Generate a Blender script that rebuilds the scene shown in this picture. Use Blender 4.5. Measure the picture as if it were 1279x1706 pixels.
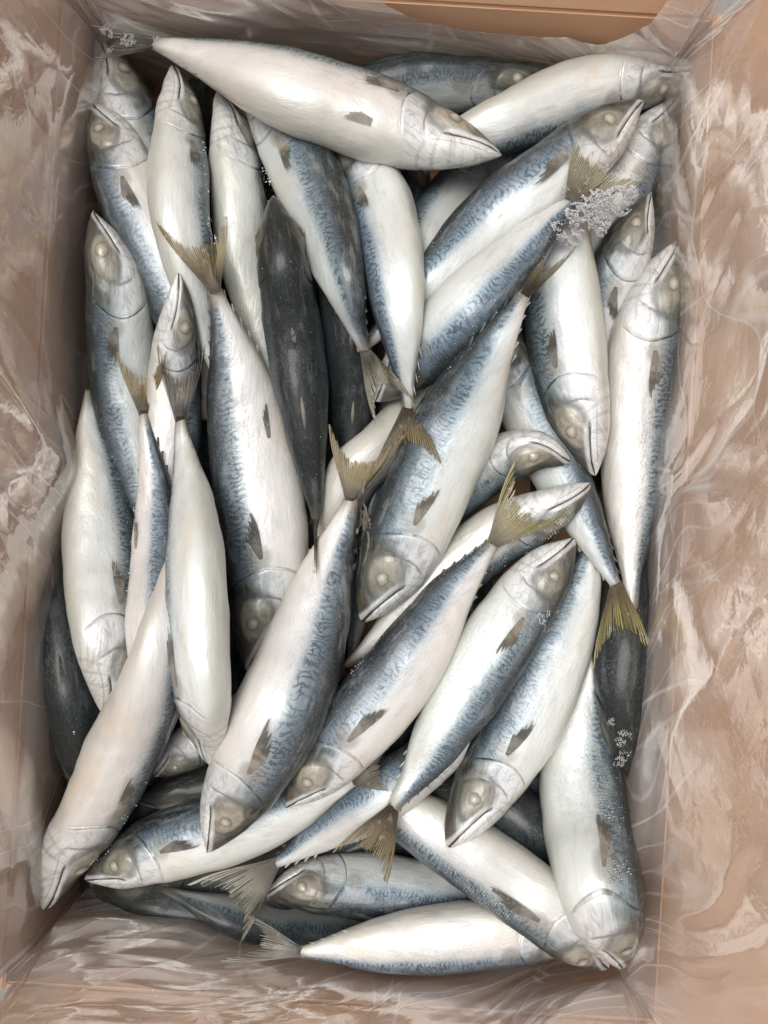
import bpy, bmesh, math, random
import numpy as np
from mathutils import Vector, noise as mnoise

for o in list(bpy.data.objects):
    bpy.data.objects.remove(o)
scene = bpy.context.scene
COL = scene.collection
R = math.radians

# ------------------------------------------------------------------ camera
CAM_H = 0.55            # metres above the top layer of fish
S = 0.0004              # metres per photo pixel on that layer
CX, CY = 639.5, 853.0
cam_d = bpy.data.cameras.new('camera')
cam = bpy.data.objects.new('camera', cam_d)
COL.objects.link(cam)
cam.location = (0, 0, CAM_H)
cam.rotation_euler = (0, 0, 0)
cam_d.sensor_fit = 'VERTICAL'
cam_d.sensor_height = 24.0
cam_d.lens = 12.0 / (853.0 * S / CAM_H)
cam_d.clip_start = 0.02
cam_d.clip_end = 200
scene.camera = cam

# ------------------------------------------------------------------ light
SUN_ELEV, SUN_AZ = R(76), R(-60)      # from the upper left of the picture
world = bpy.data.worlds.new('World')
scene.world = world
world.use_nodes = True
wn = world.node_tree
wn.nodes.clear()
w_out = wn.nodes.new('ShaderNodeOutputWorld')
w_bg = wn.nodes.new('ShaderNodeBackground')
w_hs = wn.nodes.new('ShaderNodeHueSaturation')
w_sky = wn.nodes.new('ShaderNodeTexSky')
w_sky.sky_type = 'NISHITA'
w_sky.sun_disc = False
w_sky.sun_elevation = SUN_ELEV
w_sky.sun_rotation = SUN_AZ
w_sky.air_density = 1.0
w_sky.dust_density = 3.0
w_hs.inputs['Saturation'].default_value = 0.22
w_bg.inputs['Strength'].default_value = 0.14
wn.links.new(w_sky.outputs[0], w_hs.inputs['Color'])
wn.links.new(w_hs.outputs[0], w_bg.inputs['Color'])
wn.links.new(w_bg.outputs[0], w_out.inputs['Surface'])
sun_d = bpy.data.lights.new('sun', 'SUN')
sun_d.energy = 1.7
sun_d.angle = R(34)
sun_d.color = (1.0, 0.97, 0.93)
sun = bpy.data.objects.new('sun', sun_d)
COL.objects.link(sun)
sdir = Vector((math.sin(SUN_AZ) * math.cos(SUN_ELEV), math.cos(SUN_AZ) * math.cos(SUN_ELEV), math.sin(SUN_ELEV)))
sun.rotation_euler = sdir.to_track_quat('Z', 'Y').to_euler()
scene.view_settings.view_transform = 'Standard'
scene.view_settings.look = 'None'
scene.view_settings.exposure = 0.34
scene.view_settings.gamma = 1.0
scene.cycles.use_denoising = True
scene.cycles.max_bounces = 6
scene.cycles.transparent_max_bounces = 10
scene.cycles.use_adaptive_sampling = True
scene.cycles.adaptive_threshold = 0.03
scene.cycles.caustics_reflective = False
scene.cycles.caustics_refractive = False


# ------------------------------------------------------------------ helpers
def to_world(px, py, z):
    k = S * (CAM_H - z) / CAM_H
    return (px - CX) * k, -(py - CY) * k


def link(name, me, mats, parent=None, smooth=True):
    o = bpy.data.objects.new(name, me)
    COL.objects.link(o)
    for m in (mats if isinstance(mats, (list, tuple)) else [mats]):
        if m is not None:
            me.materials.append(m)
    if smooth and len(me.polygons):
        me.polygons.foreach_set('use_smooth', np.ones(len(me.polygons), dtype=bool))
    if parent is not None:
        o.parent = parent
        o.matrix_parent_inverse = parent.matrix_world.inverted()
    return o


def mesh_np(name, V, F):
    """V (n,3), F (m,4) or (m,3) integer arrays."""
    me = bpy.data.meshes.new(name)
    V = np.ascontiguousarray(V, dtype=np.float32)
    F = np.ascontiguousarray(F, dtype=np.int32)
    k = F.shape[1]
    me.vertices.add(len(V))
    me.vertices.foreach_set('co', V.ravel())
    me.loops.add(F.size)
    me.loops.foreach_set('vertex_index', F.ravel())
    me.polygons.add(len(F))
    me.polygons.foreach_set('loop_start', np.arange(0, F.size, k, dtype=np.int32))
    me.update(calc_edges=True)
    return me


def add_vec(me, name, A):
    at = me.attributes.new(name, 'FLOAT_VECTOR', 'POINT')
    at.data.foreach_set('vector', np.ascontiguousarray(A, dtype=np.float32).ravel())


def grid_faces(nu, nv, wrap=False):
    i = np.arange(nu - 1)[:, None]
    j = np.arange(nv if wrap else nv - 1)[None, :]
    j2 = (j + 1) % nv
    a = i * nv + j
    b = i * nv + j2
    c = (i + 1) * nv + j2
    d = (i + 1) * nv + j
    return np.stack([a, b, c, d], -1).reshape(-1, 4)


def vnoise(P, freq, seed=0):
    """smooth value noise on (n,2/3) points, numpy, range -1..1"""
    P = np.asarray(P, float) * freq + seed * 17.31
    if P.shape[1] == 2:
        P = np.c_[P, np.full(len(P), seed * 3.7)]
    I = np.floor(P).astype(np.int64)
    f = P - I
    f = f * f * (3 - 2 * f)

    def h(i, j, k):
        n = (i * 374761393 + j * 668265263 + k * 2147483647 + seed * 974634) & 0xffffffff
        n = ((n ^ (n >> 13)) * 1274126177) & 0xffffffff
        n = n ^ (n >> 16)
        return (n & 0xffff) / 32767.5 - 1
    out = 0
    for a in (0, 1):
        for b in (0, 1):
            for c in (0, 1):
                w = (f[:, 0] if a else 1 - f[:, 0]) * (f[:, 1] if b else 1 - f[:, 1]) * (f[:, 2] if c else 1 - f[:, 2])
                out = out + w * h(I[:, 0] + a, I[:, 1] + b, I[:, 2] + c)
    return out


# ------------------------------------------------------------------ node helper
class NT:
    def __init__(self, name):
        self.m = bpy.data.materials.new(name)
        self.m.use_nodes = True
        self.t = self.m.node_tree
        self.t.nodes.clear()
        self.out = self.n('ShaderNodeOutputMaterial')

    def n(self, kind, **kw):
        nd = self.t.nodes.new(kind)
        for k, v in kw.items():
            setattr(nd, k, v)
        return nd

    def l(self, a, b):
        if isinstance(a, (int, float)):
            b.default_value = a
        elif isinstance(a, tuple):
            b.default_value = a if len(a) != 3 or b.type == 'VECTOR' else (*a, 1)
        else:
            self.t.links.new(a, b)

    def math(self, op, a, b=0.0, c=0.0, clamp=False):
        nd = self.n('ShaderNodeMath', operation=op, use_clamp=clamp)
        self.l(a, nd.inputs[0]); self.l(b, nd.inputs[1]); self.l(c, nd.inputs[2])
        return nd.outputs[0]

    def add(self, a, b): return self.math('ADD', a, b)
    def sub(self, a, b): return self.math('SUBTRACT', a, b)
    def mul(self, a, b): return self.math('MULTIPLY', a, b)

    def ss(self, x, e0, e1):
        """smoothstep from e0 (0) to e1 (1); e0 may exceed e1"""
        nd = self.n('ShaderNodeMapRange', interpolation_type='SMOOTHSTEP')
        if e0 <= e1:
            self.l(x, nd.inputs[0]); nd.inputs[1].default_value = e0; nd.inputs[2].default_value = e1
        else:
            self.l(x, nd.inputs[0]); nd.inputs[1].default_value = e1; nd.inputs[2].default_value = e0
            nd.inputs[3].default_value = 1; nd.inputs[4].default_value = 0
        return nd.outputs[0]

    def mix(self, f, a, b):
        nd = self.n('ShaderNodeMix', data_type='RGBA')
        self.l(f, nd.inputs[0]); self.l(a, nd.inputs[6]); self.l(b, nd.inputs[7])
        return nd.outputs[2]

    def fmix(self, f, a, b):
        nd = self.n('ShaderNodeMix', data_type='FLOAT')
        self.l(f, nd.inputs[0]); self.l(a, nd.inputs[2]); self.l(b, nd.inputs[3])
        return nd.outputs[0]

    def noise(self, vec, scale, detail=3, rough=0.5, dist=0.0):
        nd = self.n('ShaderNodeTexNoise')
        self.l(vec, nd.inputs['Vector'])
        nd.inputs['Scale'].default_value = scale
        nd.inputs['Detail'].default_value = detail
        nd.inputs['Roughness'].default_value = rough
        nd.inputs['Distortion'].default_value = dist
        return nd.outputs[0]

    def scale(self, vec, s):
        nd = self.n('ShaderNodeMapping')
        self.l(vec, nd.inputs[0]); nd.inputs['Scale'].default_value = s
        return nd.outputs[0]

    def ramp(self, x, stops):
        nd = self.n('ShaderNodeValToRGB')
        cr = nd.color_ramp
        while len(cr.elements) < len(stops):
            cr.elements.new(0.5)
        for e, (p, c) in zip(cr.elements, stops):
            e.position = p
            e.color = (*c, 1)
        self.l(x, nd.inputs[0])
        return nd.outputs[0]

    def sep(self, v):
        nd = self.n('ShaderNodeSeparateXYZ')
        self.l(v, nd.inputs[0])
        return nd.outputs

    def attr(self, name):
        return self.n('ShaderNodeAttribute', attribute_name=name).outputs['Vector']

    def bump(self, h, dist, strength=1.0, normal=None):
        nd = self.n('ShaderNodeBump')
        nd.inputs['Strength'].default_value = strength
        nd.inputs['Distance'].default_value = dist
        self.l(h, nd.inputs['Height'])
        if normal is not None:
            self.l(normal, nd.inputs['Normal'])
        return nd.outputs[0]


# ------------------------------------------------------------------ materials
def vecn(k, x, y):
    n = k.n('ShaderNodeCombineXYZ'); k.l(x, n.inputs[0]); k.l(y, n.inputs[1])
    return n.outputs[0]


def skin_material():
    k = NT('mackerel_skin')
    fv = k.sep(k.attr('fish'))            # u along the body, y belly..back, pixels-free
    rest = k.attr('rest')
    oi = k.n('ShaderNodeObjectInfo')
    rnd = oi.outputs['Random']
    vadd = k.n('ShaderNodeVectorMath', operation='ADD')
    comb = k.n('ShaderNodeCombineXYZ')
    k.l(k.mul(rnd, 7.0), comb.inputs[0]); k.l(k.mul(rnd, 13.0), comb.inputs[1]); k.l(k.mul(rnd, 3.0), comb.inputs[2])
    k.l(rest, vadd.inputs[0]); k.l(comb.outputs[0], vadd.inputs[1])
    P = vadd.outputs[0]
    u, y, hh = fv[0], fv[1], fv[2]
    oc = k.n('ShaderNodeSeparateColor')
    k.l(oi.outputs['Color'], oc.inputs[0])
    darkn, blue, frost = oc.outputs[0], oc.outputs[1], oc.outputs[2]
    shift = k.mul(k.sub(rnd, 0.5), 0.08)
    big = k.noise(P, 30, 3)
    fine = k.noise(P, 260, 3, 0.6)
    yy = k.add(k.add(y, shift), k.add(k.mul(k.sub(big, 0.5), 0.30), k.mul(k.sub(fine, 0.5), 0.10)))
    t = k.math('MULTIPLY_ADD', yy, 0.5, 0.5)
    silver = k.ramp(t, [(0.0, (0.52, 0.51, 0.46)), (0.14, (0.67, 0.665, 0.64)), (0.40, (0.67, 0.665, 0.655)),
                        (0.53, (0.58, 0.59, 0.59)), (0.61, (0.37, 0.405, 0.43)), (0.70, (0.180, 0.222, 0.256)),
                        (0.83, (0.078, 0.100, 0.116)), (0.91, (0.020, 0.024, 0.023))])
    # more blue on some, more green-grey on others
    tint = k.mix(blue, (1.03, 1.02, 0.93), (0.90, 1.0, 1.10))
    mm = k.n('ShaderNodeMix', data_type='RGBA', blend_type='MULTIPLY')
    k.l(k.ss(t, 0.50, 0.68), mm.inputs[0]); k.l(silver, mm.inputs[6]); k.l(tint, mm.inputs[7])
    col = mm.outputs[2]
    # wavy dark back pattern: iso-lines of a stretched noise
    wn_ = k.noise(k.scale(P, (225, 95, 95)), 1.0, 1.0, 0.4, 0.3)
    lines = k.ss(k.math('ABSOLUTE', k.sub(wn_, 0.5)), 0.034, 0.018)
    rs = k.sep(P)
    ph = k.add(k.mul(rs[0], 1600.0), k.mul(k.noise(k.scale(P, (80, 70, 70)), 1.0, 1.0, 0.5), 20.0))
    bars = k.mul(k.ss(k.math('SINE', ph), 0.20, 0.50), k.ss(k.noise(P, 190, 1), 0.40, 0.46))
    spots = k.mul(bars, 0.95)
    patmask = k.mul(k.mul(k.ss(t, 0.56, 0.68), k.ss(t, 1.02, 0.86)), k.ss(u, 0.22, 0.31))
    soft = k.ss(k.noise(P, 55, 2), 0.30, 0.55)
    pat = k.mul(k.mul(patmask, k.math('MAXIMUM', lines, spots)), k.fmix(soft, 0.50, 0.88))
    col = k.mix(pat, col, (0.036, 0.050, 0.070))
    # faint grey mottling just under the pattern
    mot = k.mul(k.mul(k.ss(t, 0.40, 0.55), k.ss(t, 0.66, 0.58)), k.ss(k.noise(P, 420, 2), 0.50, 0.66))
    col = k.mix(k.mul(mot, 0.40), col, (0.30, 0.34, 0.36))
    # yellowish / pinkish stains on the belly
    st = k.mul(k.ss(k.noise(P, 16, 3, 0.6), 0.54, 0.70), k.ss(t, 0.50, 0.30))
    col = k.mix(k.mul(st, 0.42), col, (0.66, 0.55, 0.42))
    st2 = k.mul(k.ss(k.noise(k.scale(P, (20, 60, 60)), 1.0, 3, 0.6), 0.56, 0.72), k.ss(t, 0.56, 0.4))
    col = k.mix(k.mul(st2, 0.28), col, (0.52, 0.50, 0.46))
    bt = k.mix(k.ss(k.math('FRACT', k.mul(rnd, 17.0)), 0.2, 0.8), (1.0, 0.97, 0.945), (0.94, 0.98, 0.965))
    mb = k.n('ShaderNodeMix', data_type='RGBA', blend_type='MULTIPLY')
    mb.inputs[0].default_value = 1.0
    k.l(col, mb.inputs[6]); k.l(bt, mb.inputs[7])
    col = mb.outputs[2]
    smg = k.mul(k.ss(k.noise(k.scale(P, (38, 85, 85)), 1.0, 5, 0.68), 0.50, 0.70), k.ss(t, 0.10, 0.35))
    col = k.mix(k.mul(smg, 0.36), col, (0.33, 0.35, 0.35))
    spk = k.mul(k.ss(k.noise(P, 620, 2, 0.5), 0.56, 0.68), k.ss(t, 0.2, 0.5))
    col = k.mix(k.mul(spk, 0.25), col, (0.28, 0.30, 0.31))
    brz = k.ss(k.noise(k.scale(P, (130, 30, 60)), 1.0, 3, 0.6, 1.0), 0.52, 0.68)
    col = k.mix(k.mul(brz, 0.06), col, (0.42, 0.43, 0.43))
    # ---- head
    yg = k.add(y, 0.15)
    ug = k.sub(0.275, k.mul(k.mul(yg, yg), 0.050))
    dg = k.sub(u, k.add(ug, k.mul(k.sub(big, 0.5), 0.012)))
    headm = k.ss(dg, 0.010, -0.030)
    hn = k.noise(P, 70, 4, 0.62)
    hs = k.ramp(k.add(t, k.mul(k.sub(hn, 0.5), 0.46)),
                [(0.0, (0.58, 0.57, 0.53)), (0.20, (0.66, 0.655, 0.64)), (0.42, (0.58, 0.59, 0.59)), (0.56, (0.38, 0.405, 0.41)),
                 (0.66, (0.16, 0.182, 0.178)), (0.76, (0.056, 0.062, 0.054)), (0.93, (0.020, 0.021, 0.017))])
    streak = k.ss(k.noise(k.scale(P, (60, 220, 220)), 1.0, 3, 0.6), 0.50, 0.66)
    hs = k.mix(k.mul(streak, 0.40), hs, (0.24, 0.24, 0.21))
    sheen = k.ss(k.noise(k.scale(P, (50, 120, 120)), 1.0, 3, 0.6), 0.52, 0.66)
    hs = k.mix(k.mul(k.mul(sheen, k.ss(t, 0.75, 0.5)), 0.45), hs, (0.62, 0.65, 0.68))
    col = k.mix(headm, col, hs)
    # eye surround (fatty eyelid): a cloudy grey-olive oval
    eu = k.math('DIVIDE', k.sub(u, 0.142), 0.064)
    ey = k.math('DIVIDE', k.sub(y, 0.22), 0.54)
    ed = k.math('SQRT', k.add(k.mul(eu, eu), k.mul(ey, ey)))
    edn = k.add(ed, k.mul(k.sub(hn, 0.5), 0.8))
    er = k.ss(k.math('FRACT', k.mul(rnd, 29.0)), 0.25, 0.75)
    eyec = k.mix(k.ss(hn, 0.36, 0.62), k.mix(er, (0.15, 0.14, 0.105), (0.22, 0.195, 0.145)), k.mix(er, (0.29, 0.275, 0.215), (0.40, 0.36, 0.285)))
    col = k.mix(k.mul(k.ss(edn, 1.10, 0.70), 0.92), col, eyec)
    col = k.mix(k.mul(k.mul(k.ss(edn, 1.40, 1.05), k.ss(edn, 0.75, 1.0)), 0.68), col, (0.085, 0.085, 0.072))
    # snout tip
    col = k.mix(k.mul(k.ss(k.add(u, k.mul(k.sub(hn, .5), .07)), 0.105, 0.030), k.ss(k.add(y, k.mul(k.ss(u, 0.05, 0.02), 0.55)), -0.30, 0.15)), col, (0.070, 0.058, 0.044))
    # mouth line
    um = k.math('DIVIDE', u, 0.135)
    ym = k.sub(-0.10, k.mul(um, 0.34))
    dms = k.mul(k.sub(y, k.add(ym, k.mul(k.sub(hn, 0.5), 0.06))), hh)
    dm = k.math('ABSOLUTE', dms)
    mmask = k.mul(k.ss(um, 1.03, 0.93), k.ss(dm, 0.0026, 0.0008))
    col = k.mix(k.mul(mmask, 0.9), col, (0.030, 0.028, 0.024))
    lip = k.mul(k.mul(k.ss(um, 1.15, 0.9), k.ss(dm, 0.020, 0.010)), k.ss(dm, 0.002, 0.004))
    col = k.mix(k.mul(lip, 0.65), col, (0.72, 0.71, 0.68))
    mc = k.add(k.math('POWER', k.math('DIVIDE', k.sub(um, 1.0), 0.10), 2.0), k.math('POWER', k.math('DIVIDE', dms, 0.0048), 2.0))
    col = k.mix(k.mul(k.ss(mc, 1.3, 0.2), 0.75), col, (0.10, 0.095, 0.085))
    jaw = k.mul(k.mul(k.ss(k.math('ABSOLUTE', k.add(dms, 0.017)), 0.0022, 0.0005), k.ss(u, 0.02, 0.05)), k.ss(u, 0.20, 0.15))
    col = k.mix(k.mul(jaw, 0.5), col, (0.20, 0.20, 0.18))
    rad = k.n('ShaderNodeMath', operation='ARCTAN2'); k.l(k.sub(y, 0.2), rad.inputs[0]); k.l(k.mul(k.sub(u, 0.14), 7.0), rad.inputs[1])
    rays = k.mul(k.mul(k.ss(k.noise(k.scale(vecn(k, rad.outputs[0], u), (9, 40, 0)), 1.0, 3, 0.6), 0.50, 0.66), headm), k.mul(k.ss(ed, 1.0, 1.3), k.ss(t, 0.70, 0.55)))
    col = k.mix(k.mul(rays, 0.45), col, (0.24, 0.255, 0.26))
    # gill slit, a thin dark line with a reddish lower end
    line = k.mul(k.ss(k.math('ABSOLUTE', dg), 0.0042, 0.0010), k.mul(k.ss(y, -0.90, -0.72), k.ss(y, 0.82, 0.6)))
    lw = k.mul(k.fmix(k.ss(k.noise(P, 90, 3), 0.40, 0.60), 0.10, 0.95), k.fmix(k.ss(y, -.4, .3), .45, 1.0))
    gcol = k.mix(k.ss(y, -0.25, 0.25), (0.25, 0.22, 0.20), (0.022, 0.022, 0.020))
    col = k.mix(k.mul(line, lw), col, gcol)
    # second bone line across the cheek
    pu = k.sub(u, k.sub(0.205, k.mul(k.mul(yg, yg), 0.05)))
    l2 = k.mul(k.ss(k.math('ABSOLUTE', k.add(pu, k.mul(k.sub(hn, .5), .02))), 0.005, 0.001), k.mul(k.ss(y, -0.8, -0.5), k.ss(y, 0.5, 0.2)))
    col = k.mix(k.mul(l2, 0.72), col, (0.16, 0.165, 0.155))
    # dusky base where the breast fin springs
    fb = k.add(k.mul(k.math('DIVIDE', k.sub(u, 0.302), 0.032), k.math('DIVIDE', k.sub(u, 0.302), 0.032)),
               k.mul(k.math('DIVIDE', k.sub(y, 0.16), 0.34), k.math('DIVIDE', k.sub(y, 0.16), 0.34)))
    col = k.mix(k.mul(k.ss(fb, 1.4, 0.3), 0.5), col, (0.20, 0.18, 0.14))
    # pinkish tail stem
    col = k.mix(k.mul(k.ss(u, 0.91, 0.985), 0.85), col, (0.22, 0.175, 0.125))
    # overall tone of this fish
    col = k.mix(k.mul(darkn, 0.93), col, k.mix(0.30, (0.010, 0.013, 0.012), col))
    dsp = k.mul(k.mul(darkn, k.ss(k.noise(P, 520, 3, 0.6), 0.58, 0.70)), k.ss(k.noise(P, 30, 3), 0.40, 0.60))
    col = k.mix(k.mul(dsp, 0.35), col, (0.16, 0.17, 0.17))
    # ---- frost: small pale grains in patches
    fm = k.ss(k.add(k.noise(P, 26, 4, 0.65), k.mul(k.sub(frost, 0.5), 0.34)), 0.50, 0.66)
    gr = k.n('ShaderNodeTexVoronoi'); k.l(P, gr.inputs['Vector']); gr.inputs['Scale'].default_value = 1150
    grain = k.ss(gr.outputs['Distance'], 0.42, 0.20)
    gk = k.ss(k.noise(P, 500, 2), 0.46, 0.62)
    fr = k.mul(k.mul(grain, gk), k.mul(fm, k.fmix(k.ss(t, 0.35, 0.62), 0.35, 1.0)))
    col = k.mix(k.mul(fr, 0.62), col, (0.66, 0.67, 0.67))
    # ---- shader
    b = k.n('ShaderNodeBsdfPrincipled')
    k.l(col, b.inputs['Base Color'])
    b.inputs['Metallic'].default_value = 0.0
    k.l(k.mul(k.ss(t, 0.85, 0.55), 0.18), b.inputs['Metallic'])
    k.l(k.fmix(fr, k.fmix(k.noise(P, 60, 4, 0.65), 0.26, 0.56), 0.8), b.inputs['Roughness'])
    k.l(k.fmix(darkn, 0.45, 0.22), b.inputs['Specular IOR Level'])
    k.l(k.fmix(darkn, 0.40, 0.16), b.inputs['Coat Weight'])
    b.inputs['Coat Roughness'].default_value = 0.11
    hgt = k.add(k.mul(fr, 1.0), k.add(k.mul(k.noise(P, 380, 3, 0.65), 0.50), k.mul(k.noise(k.scale(P, (90, 260, 260)), 1.0, 3), 0.5)))
    hgt = k.add(hgt, k.mul(k.mul(hn, headm), 1.6))
    hgt = k.add(hgt, k.mul(brz, 0.05))
    hgt = k.add(hgt, k.mul(k.noise(P, 38, 2, 0.45), 2.4))
    hgt = k.sub(hgt, k.add(k.mul(line, 1.2), k.mul(mmask, 2.5)))
    k.l(k.bump(hgt, 0.00050, 1.0), b.inputs['Normal'])
    k.l(b.outputs[0], k.out.inputs['Surface'])
    return k.m


def fin_material(name, base, tip, dark, alpha=0.9):
    """attribute fin = (across 0..1, along 0..1, ray phase)"""
    k = NT(name)
    f = k.sep(k.attr('fin'))
    oi = k.n('ShaderNodeObjectInfo')
    a, r, ph = f[0], f[1], f[2]
    geo = k.n('ShaderNodeNewGeometry')
    n1 = k.noise(geo.outputs['Position'], 140, 3, 0.6)
    w = k.math('SINE', k.mul(a, 6.2832 * 26.0))
    w = k.math('MULTIPLY_ADD', w, 0.5, 0.5)
    col = k.mix(k.ss(k.add(r, k.mul(k.sub(n1, 0.5), 0.7)), 0.22, 0.62), base, tip)
    hs = k.n('ShaderNodeHueSaturation')
    k.l(col, hs.inputs['Color'])
    k.l(k.math('MULTIPLY_ADD', oi.outputs['Random'], 0.5, 0.75), hs.inputs['Value'])
    k.l(k.math('MULTIPLY_ADD', oi.outputs['Random'], 0.6, 0.40), hs.inputs['Saturation'])
    col = k.mix(k.mul(k.ss(w, 0.70, 0.15), k.fmix(k.ss(n1, .35, .6), 0.35, 0.8)), hs.outputs[0], dark)
    col = k.mix(k.mul(k.ss(k.add(n1, k.mul(r, 0.10)), 0.66, 0.74), 0.6), col, (0.55, 0.53, 0.48))
    b = k.n('ShaderNodeBsdfPrincipled')
    k.l(col, b.inputs['Base Color'])
    b.inputs['Roughness'].default_value = 0.42
    b.inputs['Specular IOR Level'].default_value = 0.5
    al = k.fmix(k.mul(k.ss(w, 0.5, 0.1), k.ss(r, 0.3, 0.9)), alpha, alpha * 0.72)
    k.l(al, b.inputs['Alpha'])
    k.l(k.bump(w, 0.0006, 0.8), b.inputs['Normal'])
    tr = k.n('ShaderNodeBsdfTranslucent')
    k.l(col, tr.inputs[0])
    mx = k.n('ShaderNodeMixShader')
    mx.inputs[0].default_value = 0.22
    k.l(b.outputs[0], mx.inputs[1]); k.l(tr.outputs[0], mx.inputs[2])
    k.l(mx.outputs[0], k.out.inputs['Surface'])
    return k.m


def eye_material():
    k = NT('cloudy_eye')
    f = k.sep(k.attr('fin'))
    r = f[1]
    geo = k.n('ShaderNodeNewGeometry')
    oi = k.n('ShaderNodeObjectInfo')
    n1 = k.noise(geo.outputs['Position'], 320, 4, 0.6)
    rr = k.add(r, k.mul(k.sub(n1, 0.5), 0.45))
    c = k.ramp(rr, [(0.0, (0.43, 0.41, 0.35)), (0.22, (0.38, 0.36, 0.295)), (0.40, (0.27, 0.25, 0.19)), (0.62, (0.23, 0.215, 0.165)),
                    (0.80, (0.23, 0.215, 0.165)), (1.0, (0.22, 0.205, 0.16))])
    red = k.ss(oi.outputs['Color'], 0.4, 0.6)
    c = k.mix(k.mul(red, k.ss(rr, 0.75, 0.25)), c, (0.34, 0.13, 0.09))
    b = k.n('ShaderNodeBsdfPrincipled')
    k.l(c, b.inputs['Base Color'])
    b.inputs['Roughness'].default_value = 0.32
    b.inputs['Coat Weight'].default_value = 0.4
    b.inputs['Coat Roughness'].default_value = 0.15
    k.l(k.bump(n1, 0.0004, 0.6), b.inputs['Normal'])
    # the rim of the cap melts into the lid around it
    tr = k.n('ShaderNodeBsdfTransparent')
    mx = k.n('ShaderNodeMixShader')
    k.l(k.ss(rr, 0.42, 0.80), mx.inputs[0])
    k.l(b.outputs[0], mx.inputs[1]); k.l(tr.outputs[0], mx.inputs[2])
    k.l(mx.outputs[0], k.out.inputs['Surface'])
    return k.m


def frost_material():
    k = NT('frost_crystals')
    geo = k.n('ShaderNodeNewGeometry')
    n1 = k.noise(geo.outputs['Position'], 400, 3)
    b = k.n('ShaderNodeBsdfPrincipled')
    k.l(k.mix(n1, (0.70, 0.70, 0.69), (0.93, 0.93, 0.93)), b.inputs['Base Color'])
    b.inputs['Roughness'].default_value = 0.35
    b.inputs['Transmission Weight'].default_value = 0.35
    b.inputs['IOR'].default_value = 1.31
    k.l(b.outputs[0], k.out.inputs['Surface'])
    return k.m


def cardboard_material():
    k = NT('corrugated_cardboard')
    tc = k.n('ShaderNodeTexCoord').outputs['Object']
    n1 = k.noise(tc, 9, 5, 0.6)
    fib = k.noise(k.scale(tc, (120, 120, 200)), 1.0, 4, 0.6)
    fl = k.n('ShaderNodeTexWave', bands_direction='Z')
    k.l(tc, fl.inputs['Vector'])
    fl.inputs['Scale'].default_value = 55
    fl.inputs['Distortion'].default_value = 1.2
    fl.inputs['Detail'].default_value = 2
    c = k.mix(n1, (0.66, 0.390, 0.225), (0.74, 0.460, 0.280))
    c = k.mix(k.mul(fib, 0.22), c, (0.60, 0.40, 0.24))
    damp = k.ss(k.noise(tc, 6, 3, 0.6), 0.52, 0.68)
    c = k.mix(k.mul(damp, 0.35), c, (0.40, 0.24, 0.14))
    b = k.n('ShaderNodeBsdfPrincipled')
    k.l(c, b.inputs['Base Color'])
    b.inputs['Roughness'].default_value = 0.8
    b.inputs['Specular IOR Level'].default_value = 0.25
    k.l(k.bump(k.add(k.mul(fib, 0.4), k.mul(fl.outputs[1], 0.05)), 0.0006, 0.6), b.inputs['Normal'])
    k.l(b.outputs[0], k.out.inputs['Surface'])
    return k.m


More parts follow.
